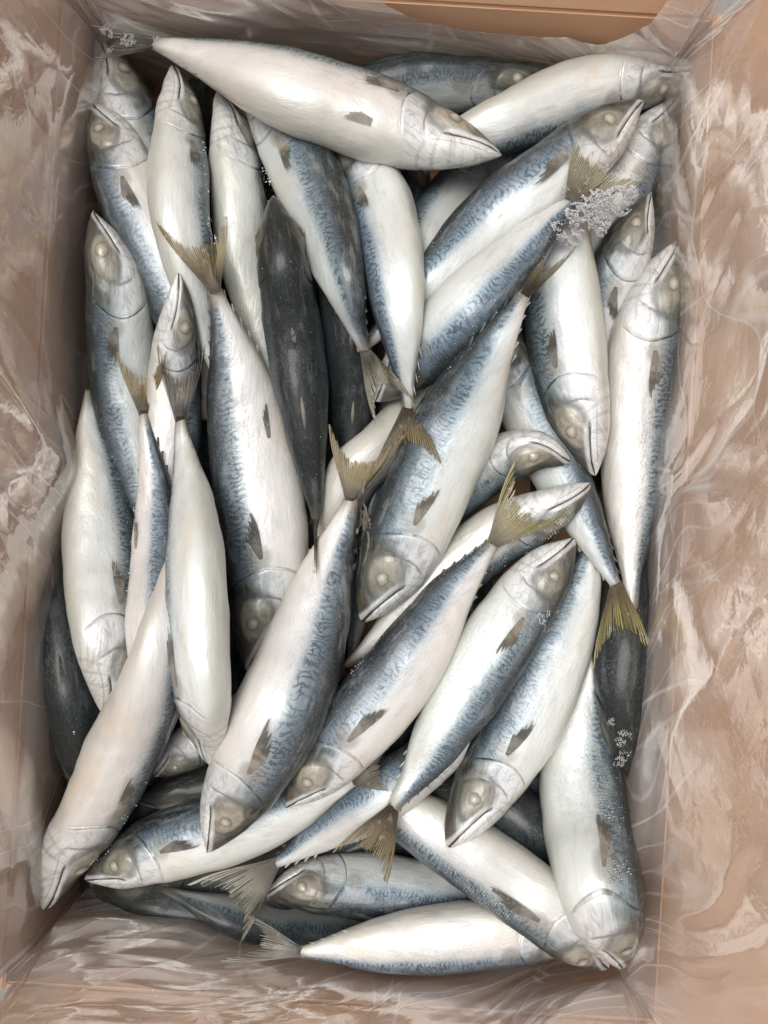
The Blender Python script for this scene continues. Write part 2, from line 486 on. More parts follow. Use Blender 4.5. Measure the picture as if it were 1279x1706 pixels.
def film_material():
    k = NT('clear_plastic_film')
    f = k.sep(k.attr('film'))               # across the pull of the film, along it, extra haze (all in metres)
    at = k.attr('flat')                     # metres round the box, metres up the sheet
    c, a = f[0], f[1]
    jit = k.mul(k.sub(k.noise(at, 9, 2, 0.5), 0.5), 0.012)
    cw = k.add(c, jit)
    def vec(x, y, z=0.0):
        n = k.n('ShaderNodeCombineXYZ'); k.l(x, n.inputs[0]); k.l(y, n.inputs[1]); k.l(z, n.inputs[2])
        return n.outputs[0]
    v1 = vec(cw, k.mul(a, 0.16))
    v2 = vec(k.add(cw, k.mul(a, 0.35)), k.mul(a, 0.22))
    v3 = vec(k.sub(cw, k.mul(a, 0.12)), k.mul(a, 0.07))
    def facets(vc, sc):
        vo = k.n('ShaderNodeTexVoronoi', feature='DISTANCE_TO_EDGE')
        k.l(vc, vo.inputs['Vector']); vo.inputs['Scale'].default_value = sc
        return vo.outputs['Distance']
    e1 = facets(v1, 40)
    e2 = facets(v2, 30)
    e3 = facets(at, 34)
    e4 = facets(v3, 62)
    area = k.ss(k.noise(at, 7, 2), 0.48, 0.62)
    soft = k.noise(v1, 22, 2, 0.45)
    hgt = k.add(k.mul(soft, 1.5), k.add(k.mul(e1, 0.55), k.mul(e2, 0.55)))
    hgt = k.add(hgt, k.add(k.mul(k.mul(e3, area), 0.34), k.mul(e4, 0.22)))
    hgt = k.add(hgt, k.mul(k.noise(at, 110, 3, 0.6), 0.06))
    nrm = k.bump(hgt, 0.0070, 0.60)
    hz = k.ss(k.noise(v1, 17, 3, 0.5), 0.22, 0.82)
    blot = k.ss(k.noise(at, 6, 2, 0.5), 0.22, 0.84)
    m1_ = k.ss(k.noise(at, 11, 1), 0.42, 0.62)
    m2_ = k.ss(k.noise(v1, 9, 1), 0.44, 0.60)
    lines = k.add(k.mul(k.mul(k.ss(e1, 0.022, 0.0), m1_), 0.42), k.add(k.mul(k.mul(k.ss(e2, 0.016, 0.0), m2_), 0.36), k.mul(k.mul(k.ss(e4, 0.030, 0.0), m1_), 0.26)))  # pale lines mixed into the haze as painted highlights along the creases
    frost = k.mul(k.ss(k.noise(at, 18, 5, 0.72), 0.60, 0.68), k.ss(k.noise(at, 650, 2), 0.42, 0.60))
    fac = k.add(k.add(k.mul(hz, 0.30), k.mul(blot, 0.14)), lines)
    fac = k.math('MAXIMUM', k.math('ADD', k.add(fac, 0.14), f[2], clamp=True), k.mul(frost, 0.60))
    tr = k.n('ShaderNodeBsdfTransparent')
    tr.inputs[0].default_value = (0.985, 0.965, 0.95, 1)
    df = k.n('ShaderNodeBsdfDiffuse')
    df.inputs[0].default_value = (0.82, 0.78, 0.74, 1)
    k.l(nrm, df.inputs['Normal'])
    tl = k.n('ShaderNodeBsdfTranslucent')
    tl.inputs[0].default_value = (0.76, 0.71, 0.67, 1)
    m0 = k.n('ShaderNodeMixShader'); m0.inputs[0].default_value = 0.35
    k.l(df.outputs[0], m0.inputs[1]); k.l(tl.outputs[0], m0.inputs[2])
    m1 = k.n('ShaderNodeMixShader')
    k.l(fac, m1.inputs[0]); k.l(tr.outputs[0], m1.inputs[1]); k.l(m0.outputs[0], m1.inputs[2])
    gl = k.n('ShaderNodeBsdfGlossy')
    gl.inputs['Roughness'].default_value = 0.09
    gl.inputs[0].default_value = (1, 1, 1, 1)
    k.l(nrm, gl.inputs['Normal'])
    fr = k.n('ShaderNodeFresnel')
    fr.inputs[0].default_value = 1.5
    k.l(nrm, fr.inputs['Normal'])
    m2 = k.n('ShaderNodeMixShader')
    k.l(k.math('MINIMUM', k.mul(fr.outputs[0], 1.6), 0.30), m2.inputs[0])
    k.l(m1.outputs[0], m2.inputs[1]); k.l(gl.outputs[0], m2.inputs[2])
    k.l(m2.outputs[0], k.out.inputs['Surface'])
    return k.m


def ground_material():
    k = NT('concrete')
    tc = k.n('ShaderNodeTexCoord').outputs['Object']
    b = k.n('ShaderNodeBsdfPrincipled')
    n1 = k.noise(tc, 3, 8, 0.65)
    k.l(k.mix(n1, (0.20, 0.195, 0.185), (0.34, 0.33, 0.31)), b.inputs['Base Color'])
    b.inputs['Roughness'].default_value = 0.85
    k.l(k.bump(k.noise(tc, 90, 5, 0.7), 0.002, 0.5), b.inputs['Normal'])
    k.l(b.outputs[0], k.out.inputs['Surface'])
    return k.m


M_SKIN = skin_material()
M_TAIL = fin_material('tail_fin_membrane', (0.15, 0.115, 0.078), (0.300, 0.225, 0.095), (0.058, 0.042, 0.026), 0.90)
M_TAILY = fin_material('yellow_tail_membrane', (0.22, 0.18, 0.11), (0.34, 0.29, 0.12), (0.075, 0.060, 0.032), 0.93)
M_TAILP = fin_material('pale_tail_membrane', (0.34, 0.32, 0.28), (0.50, 0.47, 0.37), (0.15, 0.13, 0.10), 0.88)
M_FIN = fin_material('breast_fin_membrane', (0.55, 0.47, 0.37), (0.13, 0.115, 0.085), (0.10, 0.085, 0.065), 0.82)
M_FINP = fin_material('pale_fin_membrane', (0.60, 0.56, 0.48), (0.52, 0.45, 0.33), (0.30, 0.26, 0.19), 0.85)
M_FINLET = fin_material('finlet_membrane', (0.10, 0.11, 0.10), (0.13, 0.13, 0.11), (0.05, 0.05, 0.045), 1.0)
M_EYE = eye_material()
M_FROST = frost_material()
M_CARD = cardboard_material()
M_FILM = film_material()

# ------------------------------------------------------------------ fish data
# pts: centre line snout -> tail stem in photo pixels on the reference plane; w: half width there;
# back: picture side the back is on; roll: 0 side view, + back towards the viewer, - belly
# lay: lowest height of the centre line; tone = (dark, blue, frost)
D_, M_, T_ = -0.052, -0.030, -0.010
FISH = [
 dict(id='deep_left', pts=[(150,1470),(225,1490),(310,1500),(400,1490),(500,1450),(600,1400),(700,1350)], w=54, back='D', roll=62, lay=-0.060, tone=(1,.1,.3),
      label='dark backed fish mostly buried along the lower left edge under the film'),
 dict(id='deep_low', pts=[(800,1585),(700,1568),(600,1558),(520,1550),(430,1535),(340,1508),(270,1480)], w=46, back='D', roll=60, lay=-0.052, tone=(.95,.3,.2),
      label='nearly black fish in the dark gap above the bottommost fish'),
 dict(id='gap_right', pts=[(990,1530),(950,1440),(915,1370),(880,1300),(850,1220),(830,1130),(820,1060)], w=48, back='R', roll=45, lay=D_, tone=(.75,.6,.2),
      label='dark blue fish seen in the gap right of the head at lower centre'),
 dict(id='gap_mid', pts=[(640,640),(655,730),(640,810),(618,880),(600,950),(590,1030),(580,1120)], w=46, back='L', roll=38, lay=D_, tone=(.55,.7,.3),
      label='shaded blue fish glimpsed left of the central head beneath two tails'),
 dict(id='gap_top', pts=[(700,235),(693,310),(690,400),(692,500),(700,600),(705,700)], w=40, back='L', roll=50, lay=D_, tone=(.8,.2,.2),
      label='dark fish in the gap right of the upper middle white belly'),
 dict(id='gap_top_pale', pts=[(850,215),(795,270),(745,335),(705,420),(690,520),(690,620)], w=46, back='L', roll=-15, lay=-0.05, tone=(.25,.3,.2),
      label='pale grey fish glimpsed under the snout of the long top fish'),
 dict(id='gap_left', pts=[(325,560),(330,650),(338,740),(348,830),(360,930),(372,1030)], w=36, back='L', roll=60, lay=D_, tone=(.8,.5,.2),
      label='dark fish in the narrow gap right of the small upright pair of tails'),
 dict(id='gap_corner', pts=[(1110,262),(1100,330),(1085,420),(1075,520),(1065,640),(1060,760)], w=44, back='L', roll=20, lay=-0.05, tone=(.35,.2,.4),
      label='greenish grey head under the film at the right side near the top'),
 dict(id='deep_mid', pts=[(220,1330),(300,1320),(390,1300),(470,1260),(540,1200),(600,1130),(640,1060)], w=52, back='U', roll=60, lay=-0.064, tone=(.95,.2,.2), fins='ridge',  # added gap fillers down to deep_wall: near-black tone paints the gaps' shade
      label='almost hidden dark fish in the shadow above the lower left slanting heads'),
 dict(id='deep_gill', pts=[(480,1150),(500,1060),(515,960),(530,860),(545,760),(550,660)], w=48, back='L', roll=60, lay=-0.066, tone=(.95,.2,.2),
      label='almost hidden dark fish deep below the tip of the slim black one'),
 dict(id='deep_right', pts=[(1010,380),(960,330),(905,290),(850,250),(780,200),(700,160)], w=52, back='U', roll=60, lay=-0.060, tone=(.95,.2,.2),
      label='almost hidden dark fish under the grey lump of frost'),
 dict(id='deep_low_right', pts=[(700,1300),(760,1320),(830,1345),(890,1400),(940,1470),(985,1540)], w=60, back='U', roll=60, lay=-0.066, tone=(.95,.2,.2),
      label='almost hidden black fish deep right of the lower centre head'),
 dict(id='deep_wall', pts=[(120,1350),(135,1260),(150,1160),(160,1060),(170,960),(180,860),(200,760)], w=60, back='L', roll=60, lay=-0.066, tone=(.95,.2,.2),
      label='almost hidden dark fish under the lowest white belly at the left'),
 dict(id='left_dark', pts=[(165,1350),(146,1260),(126,1160),(114,1060),(106,960),(98,860),(96,790)], w=50, back='R', roll=84, lay=-0.040, tone=(.95,.1,.3),
      label='black backed fish against the lower left wall of the box', fins='ridge'),
 dict(id='f45', pts=[(552,350),(566,450),(578,550),(585,640),(584,720),(578,800),(572,860)], w=46, back='R', roll=84, lay=-0.034, tone=(.9,.3,.1), fins='ridge',
      label='dark backed fish between the black fish and the upper middle white one'),
 dict(id='f46', pts=[(745,600),(705,665),(650,735),(590,790),(562,860),(545,940),(530,1020)], w=46, back='D', roll=-60, lay=-0.044, tone=(0,.3,.2),
      label='pinkish white belly showing behind the crossed tails at the centre'),
 dict(id='f4', pts=[(160,60),(187,115),(216,200),(250,300),(285,420),(318,540),(345,650)], w=60, back='R', roll=-22, lay=M_, tone=(.1,.3,.2), redeye=True,
      label='red eyed fish in the top left corner with its snout under a tail'),
 dict(id='f5', pts=[(150,172),(186,240),(222,330),(266,430),(296,510),(320,600),(340,700)], w=60, back='L', roll=10, lay=-0.022, tone=(.05,.9,.3), pec=1,
      label='upper left fish with open jaw pointing up and a blue mottled back'),
 dict(id='f3', pts=[(925,112),(862,132),(780,140),(700,140),(600,160),(500,170),(400,140)], w=46, back='U', roll=38, lay=-0.022, tone=(.75,.3,.5),
      label='dark fish along the top edge behind the long top fish'),
 dict(id='f20', pts=[(1128,160),(1092,222),(1045,300),(995,380),(945,450),(890,520),(830,590)], w=56, back='D', roll=-2, lay=-0.028, tone=(.15,.3,.3),
      label='head at the upper right edge beside the film, jaw pointing up right'),
 dict(id='f2', pts=[(1165,112),(1105,130),(1005,148),(905,182),(830,212),(730,250),(640,275)], w=55, back='D', roll=-42, lay=-0.016, tone=(0,.1,.1), redeye=True,
      label='white bellied fish in the top right corner with its snout under the film'),
 dict(id='f19', pts=[(1085,322),(1052,392),(1020,475),(1000,560),(982,660),(968,760),(958,850)], w=54, back='L', roll=2, lay=-0.028, tone=(.2,.3,.3), pec=1,
      label='head half hidden between two right hand fish, below the frost lump'),
 dict(id='f6', pts=[(288,110),(300,170),(298,260),(300,350),(318,450),(343,560),(362,640)], w=50, back='R', roll=-42, lay=-0.016, tone=(0,.1,.15), pec=1,
      label='white bellied fish upright at upper left, left of its twin belly'),
 dict(id='f7', pts=[(362,152),(384,215),(395,300),(404,400),(424,500),(448,600),(462,670)], w=50, back='R', roll=-58, lay=-0.018, tone=(0,.0,.1), pec=1,
      label='slender all white belly running down from under the long top fish'),
 dict(id='f31', pts=[(442,1490),(515,1476),(600,1476),(690,1488),(780,1498),(860,1506),(930,1520)], w=54, back='D', roll=42, lay=-0.030, tone=(.2,1,.3),
      label='bright blue backed fish near the bottom with its cloudy head at left'),
 dict(id='f30', pts=[(995,1520),(930,1550),(820,1556),(710,1566),(610,1577),(535,1584),(480,1588)], w=60, back='D', roll=-14, lay=0.002, tone=(0,.9,.1),
      tc='p', tail=((358,1600),(410,1522),(430,1578)), tz=.012, fl=1,
      label='bottommost fish lying level with a silvery white side'),
 dict(id='f29', pts=[(1012,1612),(965,1568),(897,1506),(800,1434),(725,1386),(655,1345),(590,1302),(545,1275)], w=63, back='D', roll=-8, lay=-0.014, tone=(.1,.4,.35), pec=1,
      label='grey backed fish slanting down to the right, its head under the corner fish'),
 dict(id='f27', pts=[(1037,1614),(1018,1545),(990,1430),(970,1320),(966,1220),(985,1130),(1003,1050)], w=76, back='R', roll=6, lay=-0.020, tone=(.05,.2,.75), pec=1,
      label='large frosty fish pointing down in the lower right corner'),
 dict(id='f28', pts=[(1050,1300),(1042,1225),(1036,1130),(1042,1030),(1052,940),(1060,850),(1068,760)], w=50, back='L', roll=80, lay=-0.030, tone=(.97,.1,.6),
      label='black backed fish pointing down against the right wall, frosty snout'),
 dict(id='f26', pts=[(747,1410),(785,1345),(830,1272),(872,1203),(916,1105),(956,1010),(982,930),(997,870)], w=66, back='L', roll=0, lay=-0.010, tone=(.0,.6,.25), pec=1,
      label='right hand one of the three parallel slanting fish, with a pinkish belly'),
 dict(id='f17', pts=[(1130,402),(1104,472),(1074,570),(1062,680),(1056,780),(1052,880),(1052,960),(1054,1030)], w=62, back='R', roll=3, lay=-0.016, tone=(.1,.2,.75), pec=1,
      label='long fish along the right wall, snout up, frost grains on its back'),
 dict(id='f18', pts=[(825,500),(848,600),(885,690),(928,780),(968,860),(1006,935),(1036,995)], w=54, back='R', roll=22, lay=-0.020, tone=(.1,.95,.2),
      tc='y', tail=((988,1115),(1086,1088),(1042,1054)), tz=.012, tww=12, fl=1,
      label='blue striped fish ending in a yellow tail at the right wall'),
 dict(id='f16', pts=[(991,792),(973,725),(950,640),(940,560),(930,480),(928,410),(938,340),(955,260),(968,220)], w=68, back='L', roll=-32, lay=-0.020, tone=(0,.1,.15), pec=1,
      label='plump white bellied fish pointing down at right centre'),
 dict(id='f22', pts=[(948,768),(885,752),(805,785),(730,840),(660,905),(600,970)], w=50, back='D', roll=-6, lay=-0.022, tone=(.15,.2,.3),
      label='head with a long white lower jaw at centre right, pointing right'),
 dict(id='f23', pts=[(983,805),(915,852),(832,893),(760,950),(690,1012),(625,1068),(575,1110)], w=58, back='D', roll=-22, lay=-0.014, tone=(.1,.1,.6),
      label='fish crossing under a yellow tail, snout just below the white jawed head'),
 dict(id='f35', pts=[(785,1225),(750,1245),(700,1275),(622,1330),(545,1378),(485,1422),(442,1448)], w=52, back='U', roll=0, lay=-0.018, tone=(0,1,.3),
      tc='p', tail=((312,1474),(398,1575),(385,1505)), tz=.004, fl=1,
      label='narrow blue and white fish whose frayed tail spreads at lower left'),
 dict(id='f33', pts=[(142,1466),(195,1442),(295,1402),(395,1375),(475,1345),(555,1312),(608,1292)], w=60, back='U', roll=0, lay=-0.022, tone=(0,.7,.5), pec=1,
      tail=((664,1228),(652,1318),(634,1280)), tz=.012,
      label='fish lying across the lower left with frost along its belly'),
 dict(id='f42', pts=[(255,1292),(305,1254),(370,1215),(430,1180),(490,1140),(540,1100)], w=44, back='D', roll=-5, lay=-0.022, tone=(.25,.1,.2),
      label='small dim head peeking out between the left white belly and the next head'),
 dict(id='f39', pts=[(155,352),(178,420),(196,500),(204,600),(214,700),(232,800),(245,890),(250,950)], w=56, back='L', roll=14, lay=-0.022, tone=(.15,.5,.3), pec=1,
      label='fish along the left wall with its head up and a patterned blue grey back'),
 dict(id='f40', pts=[(297,456),(298,520),(293,600),(288,700),(292,800),(302,900),(312,1000)], w=47, back='R', roll=-24, lay=-0.020, tone=(0,.1,.2),
      label='silvery head pointing up just below the large spread tail at left'),
 dict(id='f38', pts=[(176,1193),(189,1120),(182,1050),(170,950),(164,860),(158,780),(150,700),(148,650)], w=62, back='R', roll=-38, lay=-0.012, tone=(0,.1,.15), pec=1,
      label='leftmost white bellied fish pointing down, its tail against the wall'),
 dict(id='f37', pts=[(268,1250),(264,1170),(260,1060),(262,960),(262,860),(252,765),(240,690),(238,668)], w=50, back='R', roll=18, lay=-0.012, tone=(0,.8,.2), anal=1,
      tail=((192,582),(278,582),(237,625)), tz=.002,
      label='narrow blue patterned fish squeezed left of the white belly with pale tail'),
 dict(id='f34', pts=[(74,1513),(110,1430),(160,1345),(207,1250),(248,1150),(274,1050),(290,950),(298,880)], w=64, back='R', roll=-42, lay=-0.006, tone=(0,.1,.25), pec=1,
      label='curved white bellied fish whose snout touches the lower left wall'),
 dict(id='f9', pts=[(413,1120),(428,1060),(444,980),(440,900),(427,800),(410,700),(391,600),(369,520),(352,465)], w=77, back='L', roll=14, lay=-0.012, tone=(0,.35,.3), pec=1, anal=1,
      tail=((254,362),(378,350),(332,408)), tz=.002,
      label='biggest fish at left centre with rows of dots, head down, tail spread wide'),
 dict(id='f36', pts=[(350,1274),(341,1200),(332,1100),(328,1000),(323,900),(313,800),(301,715),(299,680)], w=60, back='L', roll=-42, lay=0.0, tone=(0,.1,.1), pec=1,
      tail=((261,575),(342,572),(297,628)), tz=.002,
      label='white bellied fish standing upright on its head at left, tail forked above'),
 dict(id='f13', pts=[(1072,168),(1018,213),(935,282),(846,352),(765,425),(680,505),(600,585)], w=64, back='U', roll=6, lay=-0.008, tone=(0,.9,.3), pec=1,
      label='upper right slanting fish with gaping mouth and a smooth slate blue back'),
 dict(id='f14', pts=[(625,668),(670,622),(735,560),(800,492),(868,420),(925,360),(962,325)], w=62, back='D', roll=14, lay=-0.004, tone=(0,1,.35),
      tc='y', tail=((960,228),(1078,298),(1004,268)), tz=.004,
      label='slanting fish with a dark blue lower side and yellow tail by the frost lump'),
 dict(id='f15', pts=[(603,1034),(636,972),(676,895),(728,775),(781,660),(832,560),(868,500),(884,478)], w=76, back='L', roll=9, lay=-0.002, tone=(0,.7,.15), pec=1,
      tail=((966,402),(905,430),(918,440)), tz=.004, redeye=True,
      label='large central fish with pink centred eye, head pointing down left'),
 dict(id='f12', pts=[(548,175),(586,250),(622,320),(647,400),(661,500),(672,600),(678,672),(680,700)], w=58, back='L', roll=-18, lay=-0.016, tone=(0,.9,.15), pec=1,
      tail=((618,800),(737,777),(672,742)), tz=.002,
      label='upper middle fish with a broad cream belly and blue left edge'),
 dict(id='f25', pts=[(954,897),(908,955),(850,1040),(785,1140),(737,1215),(697,1282),(660,1338),(648,1362)], w=62, back='D', roll=6, lay=0.0, tone=(0,.6,.85), pec=1,
      tail=((552,1422),(642,1482),(606,1420)), tz=.003, fl=1,
      label='middle one of the three parallel slanting fish, head up and frost on back'),
 dict(id='f24', pts=[(477,1345),(522,1290),(576,1226),(630,1165),(690,1085),(741,1005),(790,942),(832,893)], w=68, back='U', roll=6, lay=0.002, tone=(0,.85,.25), pec=1,
      tc='y', tail=((857,768),(950,855),(880,850)), tz=.004, fl=1,
      label='left hand one of the three parallel slanting fish, tail over a dark fish'),
 dict(id='f44', pts=[(344,1420),(382,1345),(435,1250),(485,1140),(522,1030),(553,930),(577,860),(589,815)], w=77, back='R', roll=9, lay=0.002, tone=(0,.45,.15), pec=1,
      tail=((547,700),(682,712),(598,768)), tz=.004,
      label='large fish in front at centre left, snout down left, brown forked tail'),
 dict(id='f11', pts=[(412,85),(445,160),(480,232),(515,305),(546,390),(577,495),(604,575),(612,602)], w=63, back='R', roll=34, lay=-0.012, tone=(.15,.4,.15), pec=1,
      tc='y', tail=((692,672),(626,708),(632,645)), tz=.004, fl=1,
      label='teal grey backed fish tapering to a mustard yellow tail in the upper middle'),
 dict(id='f10', pts=[(456,326),(466,400),(480,500),(495,600),(508,700),(519,790),(527,880)], w=53, back='R', roll=86, lay=-0.002, tone=(.95,.1,.25), fins='ridge',
      tail=((530,980),(521,960),(525,950)), tz=.003, tw=4,
      label='slim black fish seen from its back beside the biggest fish'),
 dict(id='f1', pts=[(835,258),(775,244),(700,224),(600,188),(500,154),(400,116),(300,84),(238,68)], w=76, back='U', roll=-30, lay=0.0, tone=(0,.0,.25), redeye=True, pelvic=1, pec=1,
      tc='p', tail=((150,42),(146,98),(184,70)), tz=.012,
      label='long fish lying across the top left with its snout pointing right'),
]


# ------------------------------------------------------------------ carton and film
RIM = 0.026
TH0 = R(-3.4)
bx_c = to_world(600, 836, 0)
HWX, HWY = 499 * S, 777 * S
ex = np.array([math.cos(TH0), math.sin(TH0)])
ey = np.array([-math.sin(TH0), math.cos(TH0)])


def box_pt(x, y, z):
    p = np.array(bx_c) + ex * x + ey * y
    return (p[0], p[1], z)


carton = bpy.data.objects.new('cardboard_box', None)
COL.objects.link(carton)
BASE_Z = -0.115
carton.location = (bx_c[0], bx_c[1], BASE_Z - .006)
carton.rotation_euler = (0, 0, TH0)
carton['label'] = 'open brown cardboard box holding the fish and the plastic sheet'
carton['category'] = 'box'


def prism(name, quad_a, quad_b, parent, bev=0.0012):
    """solid between two matching quads, in the carton's own coordinates"""
    bm = bmesh.new()
    va = [bm.verts.new(p) for p in quad_a]
    vb = [bm.verts.new(p) for p in quad_b]
    bm.faces.new(va[::-1]); bm.faces.new(vb)
    for i in range(4):
        bm.faces.new([va[i], va[(i + 1) % 4], vb[(i + 1) % 4], vb[i]])
    bmesh.ops.recalc_face_normals(bm, faces=bm.faces)
    bmesh.ops.bevel(bm, geom=bm.edges[:], offset=bev, segments=2, affect='EDGES')
    me = bpy.data.meshes.new(name)
    bm.to_mesh(me); bm.free()
    return link(name, me, M_CARD, parent, smooth=False)


t = 0.006
g = 0.007           # room between the film and the card
ox, oy = HWX + g, HWY + g
zt = RIM - BASE_Z + .006
# walls stand on the bottom panel
prism('bottom_panel', [(-ox - t, -oy - t, 0), (ox + t, -oy - t, 0), (ox + t, oy + t, 0), (-ox - t, oy + t, 0)],
      [(-ox - t, -oy - t, .006), (ox + t, -oy - t, .006), (ox + t, oy + t, .006), (-ox - t, oy + t, .006)], carton)
for sx, sy in ((1, 0), (-1, 0), (0, 1), (0, -1)):
    if sx:
        x0, x1 = sorted((sx * ox, sx * (ox + t)))
        y0, y1 = -oy - t, oy + t
    else:
        x0, x1 = -ox + .0005, ox - .0005
        y0, y1 = sorted((sy * oy, sy * (oy + t)))
    prism('side_panel', [(x0, y0, .0062), (x1, y0, .0062), (x1, y1, .0062), (x0, y1, .0062)],
          [(x0, y0, zt), (x1, y0, zt), (x1, y1, zt), (x0, y1, zt)], carton)
    # flap folded open, hinged on a creased line just above the panel
    fl, ang = .16, R(74)
    dz, do = fl * math.sin(ang), fl * math.cos(ang)
    if sx:
        i0, i1 = sx * (ox + .0005), sx * (ox + .0005 + do)
        A = [(i0, -oy + .004, zt + .0015), (i0, oy - .004, zt + .0015), (i1, oy - .002, zt + dz), (i1, -oy + .002, zt + dz)]
        nrm = Vector((sx * math.sin(ang), 0, -math.cos(ang))) * .005
    else:
        i0, i1 = sy * (oy + .0005), sy * (oy + .0005 + do)
        A = [(-ox + .004, i0, zt + .0015), (ox - .004, i0, zt + .0015), (ox - .002, i1, zt + dz), (-ox + .002, i1, zt + dz)]
        nrm = Vector((0, sy * math.sin(ang), -math.cos(ang))) * .005
    prism('flap', A, [tuple(Vector(a) + nrm) for a in A], carton)

# ---- plastic film liner: runs up the wall, over the rim and out over the flaps
def build_film():
    rc = .012
    ns, nt = 1100, 120
    # rounded rectangle, perimeter parameter
    def ring(off):
        a, b = HWX + off, HWY + off
        r = rc + max(0, off) * .9
        r = min(r, a * .9)
        pts, nor = [], []
        segs = [((a - r), (b - r), 0), (-(a - r), (b - r), 90), (-(a - r), -(b - r), 180), ((a - r), -(b - r), 270)]
        return a, b, r
    a, b, r = HWX, HWY, rc
    Lx, Ly, La = 2 * (a - r), 2 * (b - r), math.pi / 2 * r * 3.0
    per = 2 * Lx + 2 * Ly + 4 * La
    s = np.linspace(0, per, ns, endpoint=False)
    C = np.zeros((ns, 2)); Nn = np.zeros((ns, 2))
    for i, si in enumerate(s):
        q = si
        # top (y=+b) left to right
        if q < Lx: C[i] = (-a + r + q, b - r); Nn[i] = (0, 1); continue
        q -= Lx
        if q < La: an = math.pi / 2 * (1 - q / La); C[i] = (a - r, b - r); Nn[i] = (math.cos(an), math.sin(an)); continue
        q -= La
        if q < Ly: C[i] = (a - r, b - r - q); Nn[i] = (1, 0); continue
        q -= Ly
        if q < La: an = -math.pi / 2 * q / La; C[i] = (a - r, -b + r); Nn[i] = (math.cos(an), math.sin(an)); continue
        q -= La
        if q < Lx: C[i] = (a - r - q, -b + r); Nn[i] = (0, -1); continue
        q -= Lx
        if q < La: an = -math.pi / 2 - math.pi / 2 * q / La; C[i] = (-a + r, -b + r); Nn[i] = (math.cos(an), math.sin(an)); continue
        q -= La
        if q < Ly: C[i] = (-a + r, -b + r + q); Nn[i] = (-1, 0); continue
        q -= Ly
        an = math.pi - math.pi / 2 * q / La; C[i] = (-a + r, b - r); Nn[i] = (math.cos(an), math.sin(an))
    # profile up the sheet: arc length -> (outward, z)
    prof = np.array([(-.012, -.108), (-.004, -.085), (-.001, -.05), (-.001, -.01), (.001, .012), (.004, .024), (.008, .034),
                     (.015, .061), (.026, .100), (.041, .150)])
    pd = np.r_[0, np.cumsum(np.linalg.norm(np.diff(prof, axis=0), axis=1))]
    tmax_full = pd[-1]
    # where the sheet ends on the top side (torn edge a little below the rim)
    def px_of(si):
        return si
    V = np.zeros((ns, nt, 3)); A = np.zeros((ns, nt, 3))
    zedge = np.interp
    for i in range(ns):
        p = C[i] + Nn[i] * r
        wx = bx_c[0] + ex[0] * p[0] + ey[0] * p[1]
        wy = bx_c[1] + ex[1] * p[0] + ey[1] * p[1]
        px = CX + wx / S
        tm = tmax_full
        if Nn[i][1] > .9:
            # torn edge between picture columns 650 and 1055
            e = np.interp(px, [560, 640, 700, 760, 800, 850, 900, 940, 985, 1000, 1020, 1060, 1110],
                          [.178, .1410, .1310, .1260, .1240, .1225, .1220, .1225, .1175, .1180, .1280, .1500, .19])
            tm = min(tm, e + .0012 * mnoise.noise((px * .09, 3, 0)) + .0006 * mnoise.noise((px * .5, 7, 0)))
        tt = np.linspace(0, 1, nt) * tm
        o = np.interp(tt, pd, prof[:, 0]); z = np.interp(tt, pd, prof[:, 1])
        V[i, :, 0] = C[i][0] + Nn[i][0] * (r + o)
        V[i, :, 1] = C[i][1] + Nn[i][1] * (r + o)
        V[i, :, 2] = z
        A[i, :, 0] = s[i]; A[i, :, 1] = tt
    # the film leans in over the fish in places, and is pushed out in others
    bump_in = np.zeros(ns)
    for i in range(ns):
        p = C[i] + Nn[i] * r
        px = CX + (bx_c[0] + ex[0] * p[0] + ey[0] * p[1]) / S
        py = CY - (bx_c[1] + ex[1] * p[0] + ey[1] * p[1]) / S
        n0 = Nn[i]
        vb = np.interp(px, [40, 150, 300, 400, 520, 700, 880, 1050], [14, 30, 20, -6, -14, -14, 0, 0])
        vr = np.interp(py, [80, 250, 400, 500, 620, 800, 1000, 1300, 1600], [6, 14, 0, -16, -12, 0, -16, 0, 2])
        vl = np.interp(py, [50, 300, 450, 700, 900, 1150, 1400, 1530], [0, 2, 2, -4, -2, -4, -6, -14])
        vt = np.interp(px, [120, 260, 400, 1100], [-14, -8, 0, 0])
        bump_in[i] = S * (vt * max(0, n0[1])**2 + vb * max(0, -n0[1])**2 + vr * max(0, n0[0])**2 + vl * max(0, -n0[0])**2)
    sv, tv = A[..., 0].copy(), A[..., 1].copy()
    X, Y = V[..., 0], V[..., 1]
    flat = np.stack([sv, tv, 0 * sv], -1)
    Pq = np.stack([X, Y, tv], -1).reshape(-1, 3)
    warp = vnoise(Pq, 8, 5).reshape(sv.shape) * .020 + vnoise(Pq, 22, 6).reshape(sv.shape) * .006
    # the pull of the film: fans outwards and towards the top of the picture
    cc = X - .30 * Y * np.tanh(X / .10) + warp
    wy = (Nn[:, 1]**2)[:, None] * np.ones_like(X)
    cc = (1 - wy) * cc + wy * (tv + .32 * X + warp)
    al = (1 - wy) * Y + wy * X
    sm = lambda v: 1 - np.sqrt(v * v + .003) * 2.0
    Q1 = np.stack([cc, al * .12, 0 * cc], -1).reshape(-1, 3)
    Q2 = np.stack([cc + al * .20, al * .22, 0 * cc], -1).reshape(-1, 3)
    Q3 = np.stack([sv + warp, tv * .6 + warp, 0 * sv], -1).reshape(-1, 3)
    f1 = sm(vnoise(Q1, 24, 11)).reshape(sv.shape)
    f2 = sm(vnoise(Q2, 12, 12)).reshape(sv.shape)
    f3 = sm(vnoise(Q1, 80, 13)).reshape(sv.shape)
    f4 = sm(vnoise(Q3, 26, 14)).reshape(sv.shape)
    hi = np.clip((tv - .07) / .06, 0, 1)
    blend = np.clip(np.minimum(sv, per - sv) / .03, 0, 1)
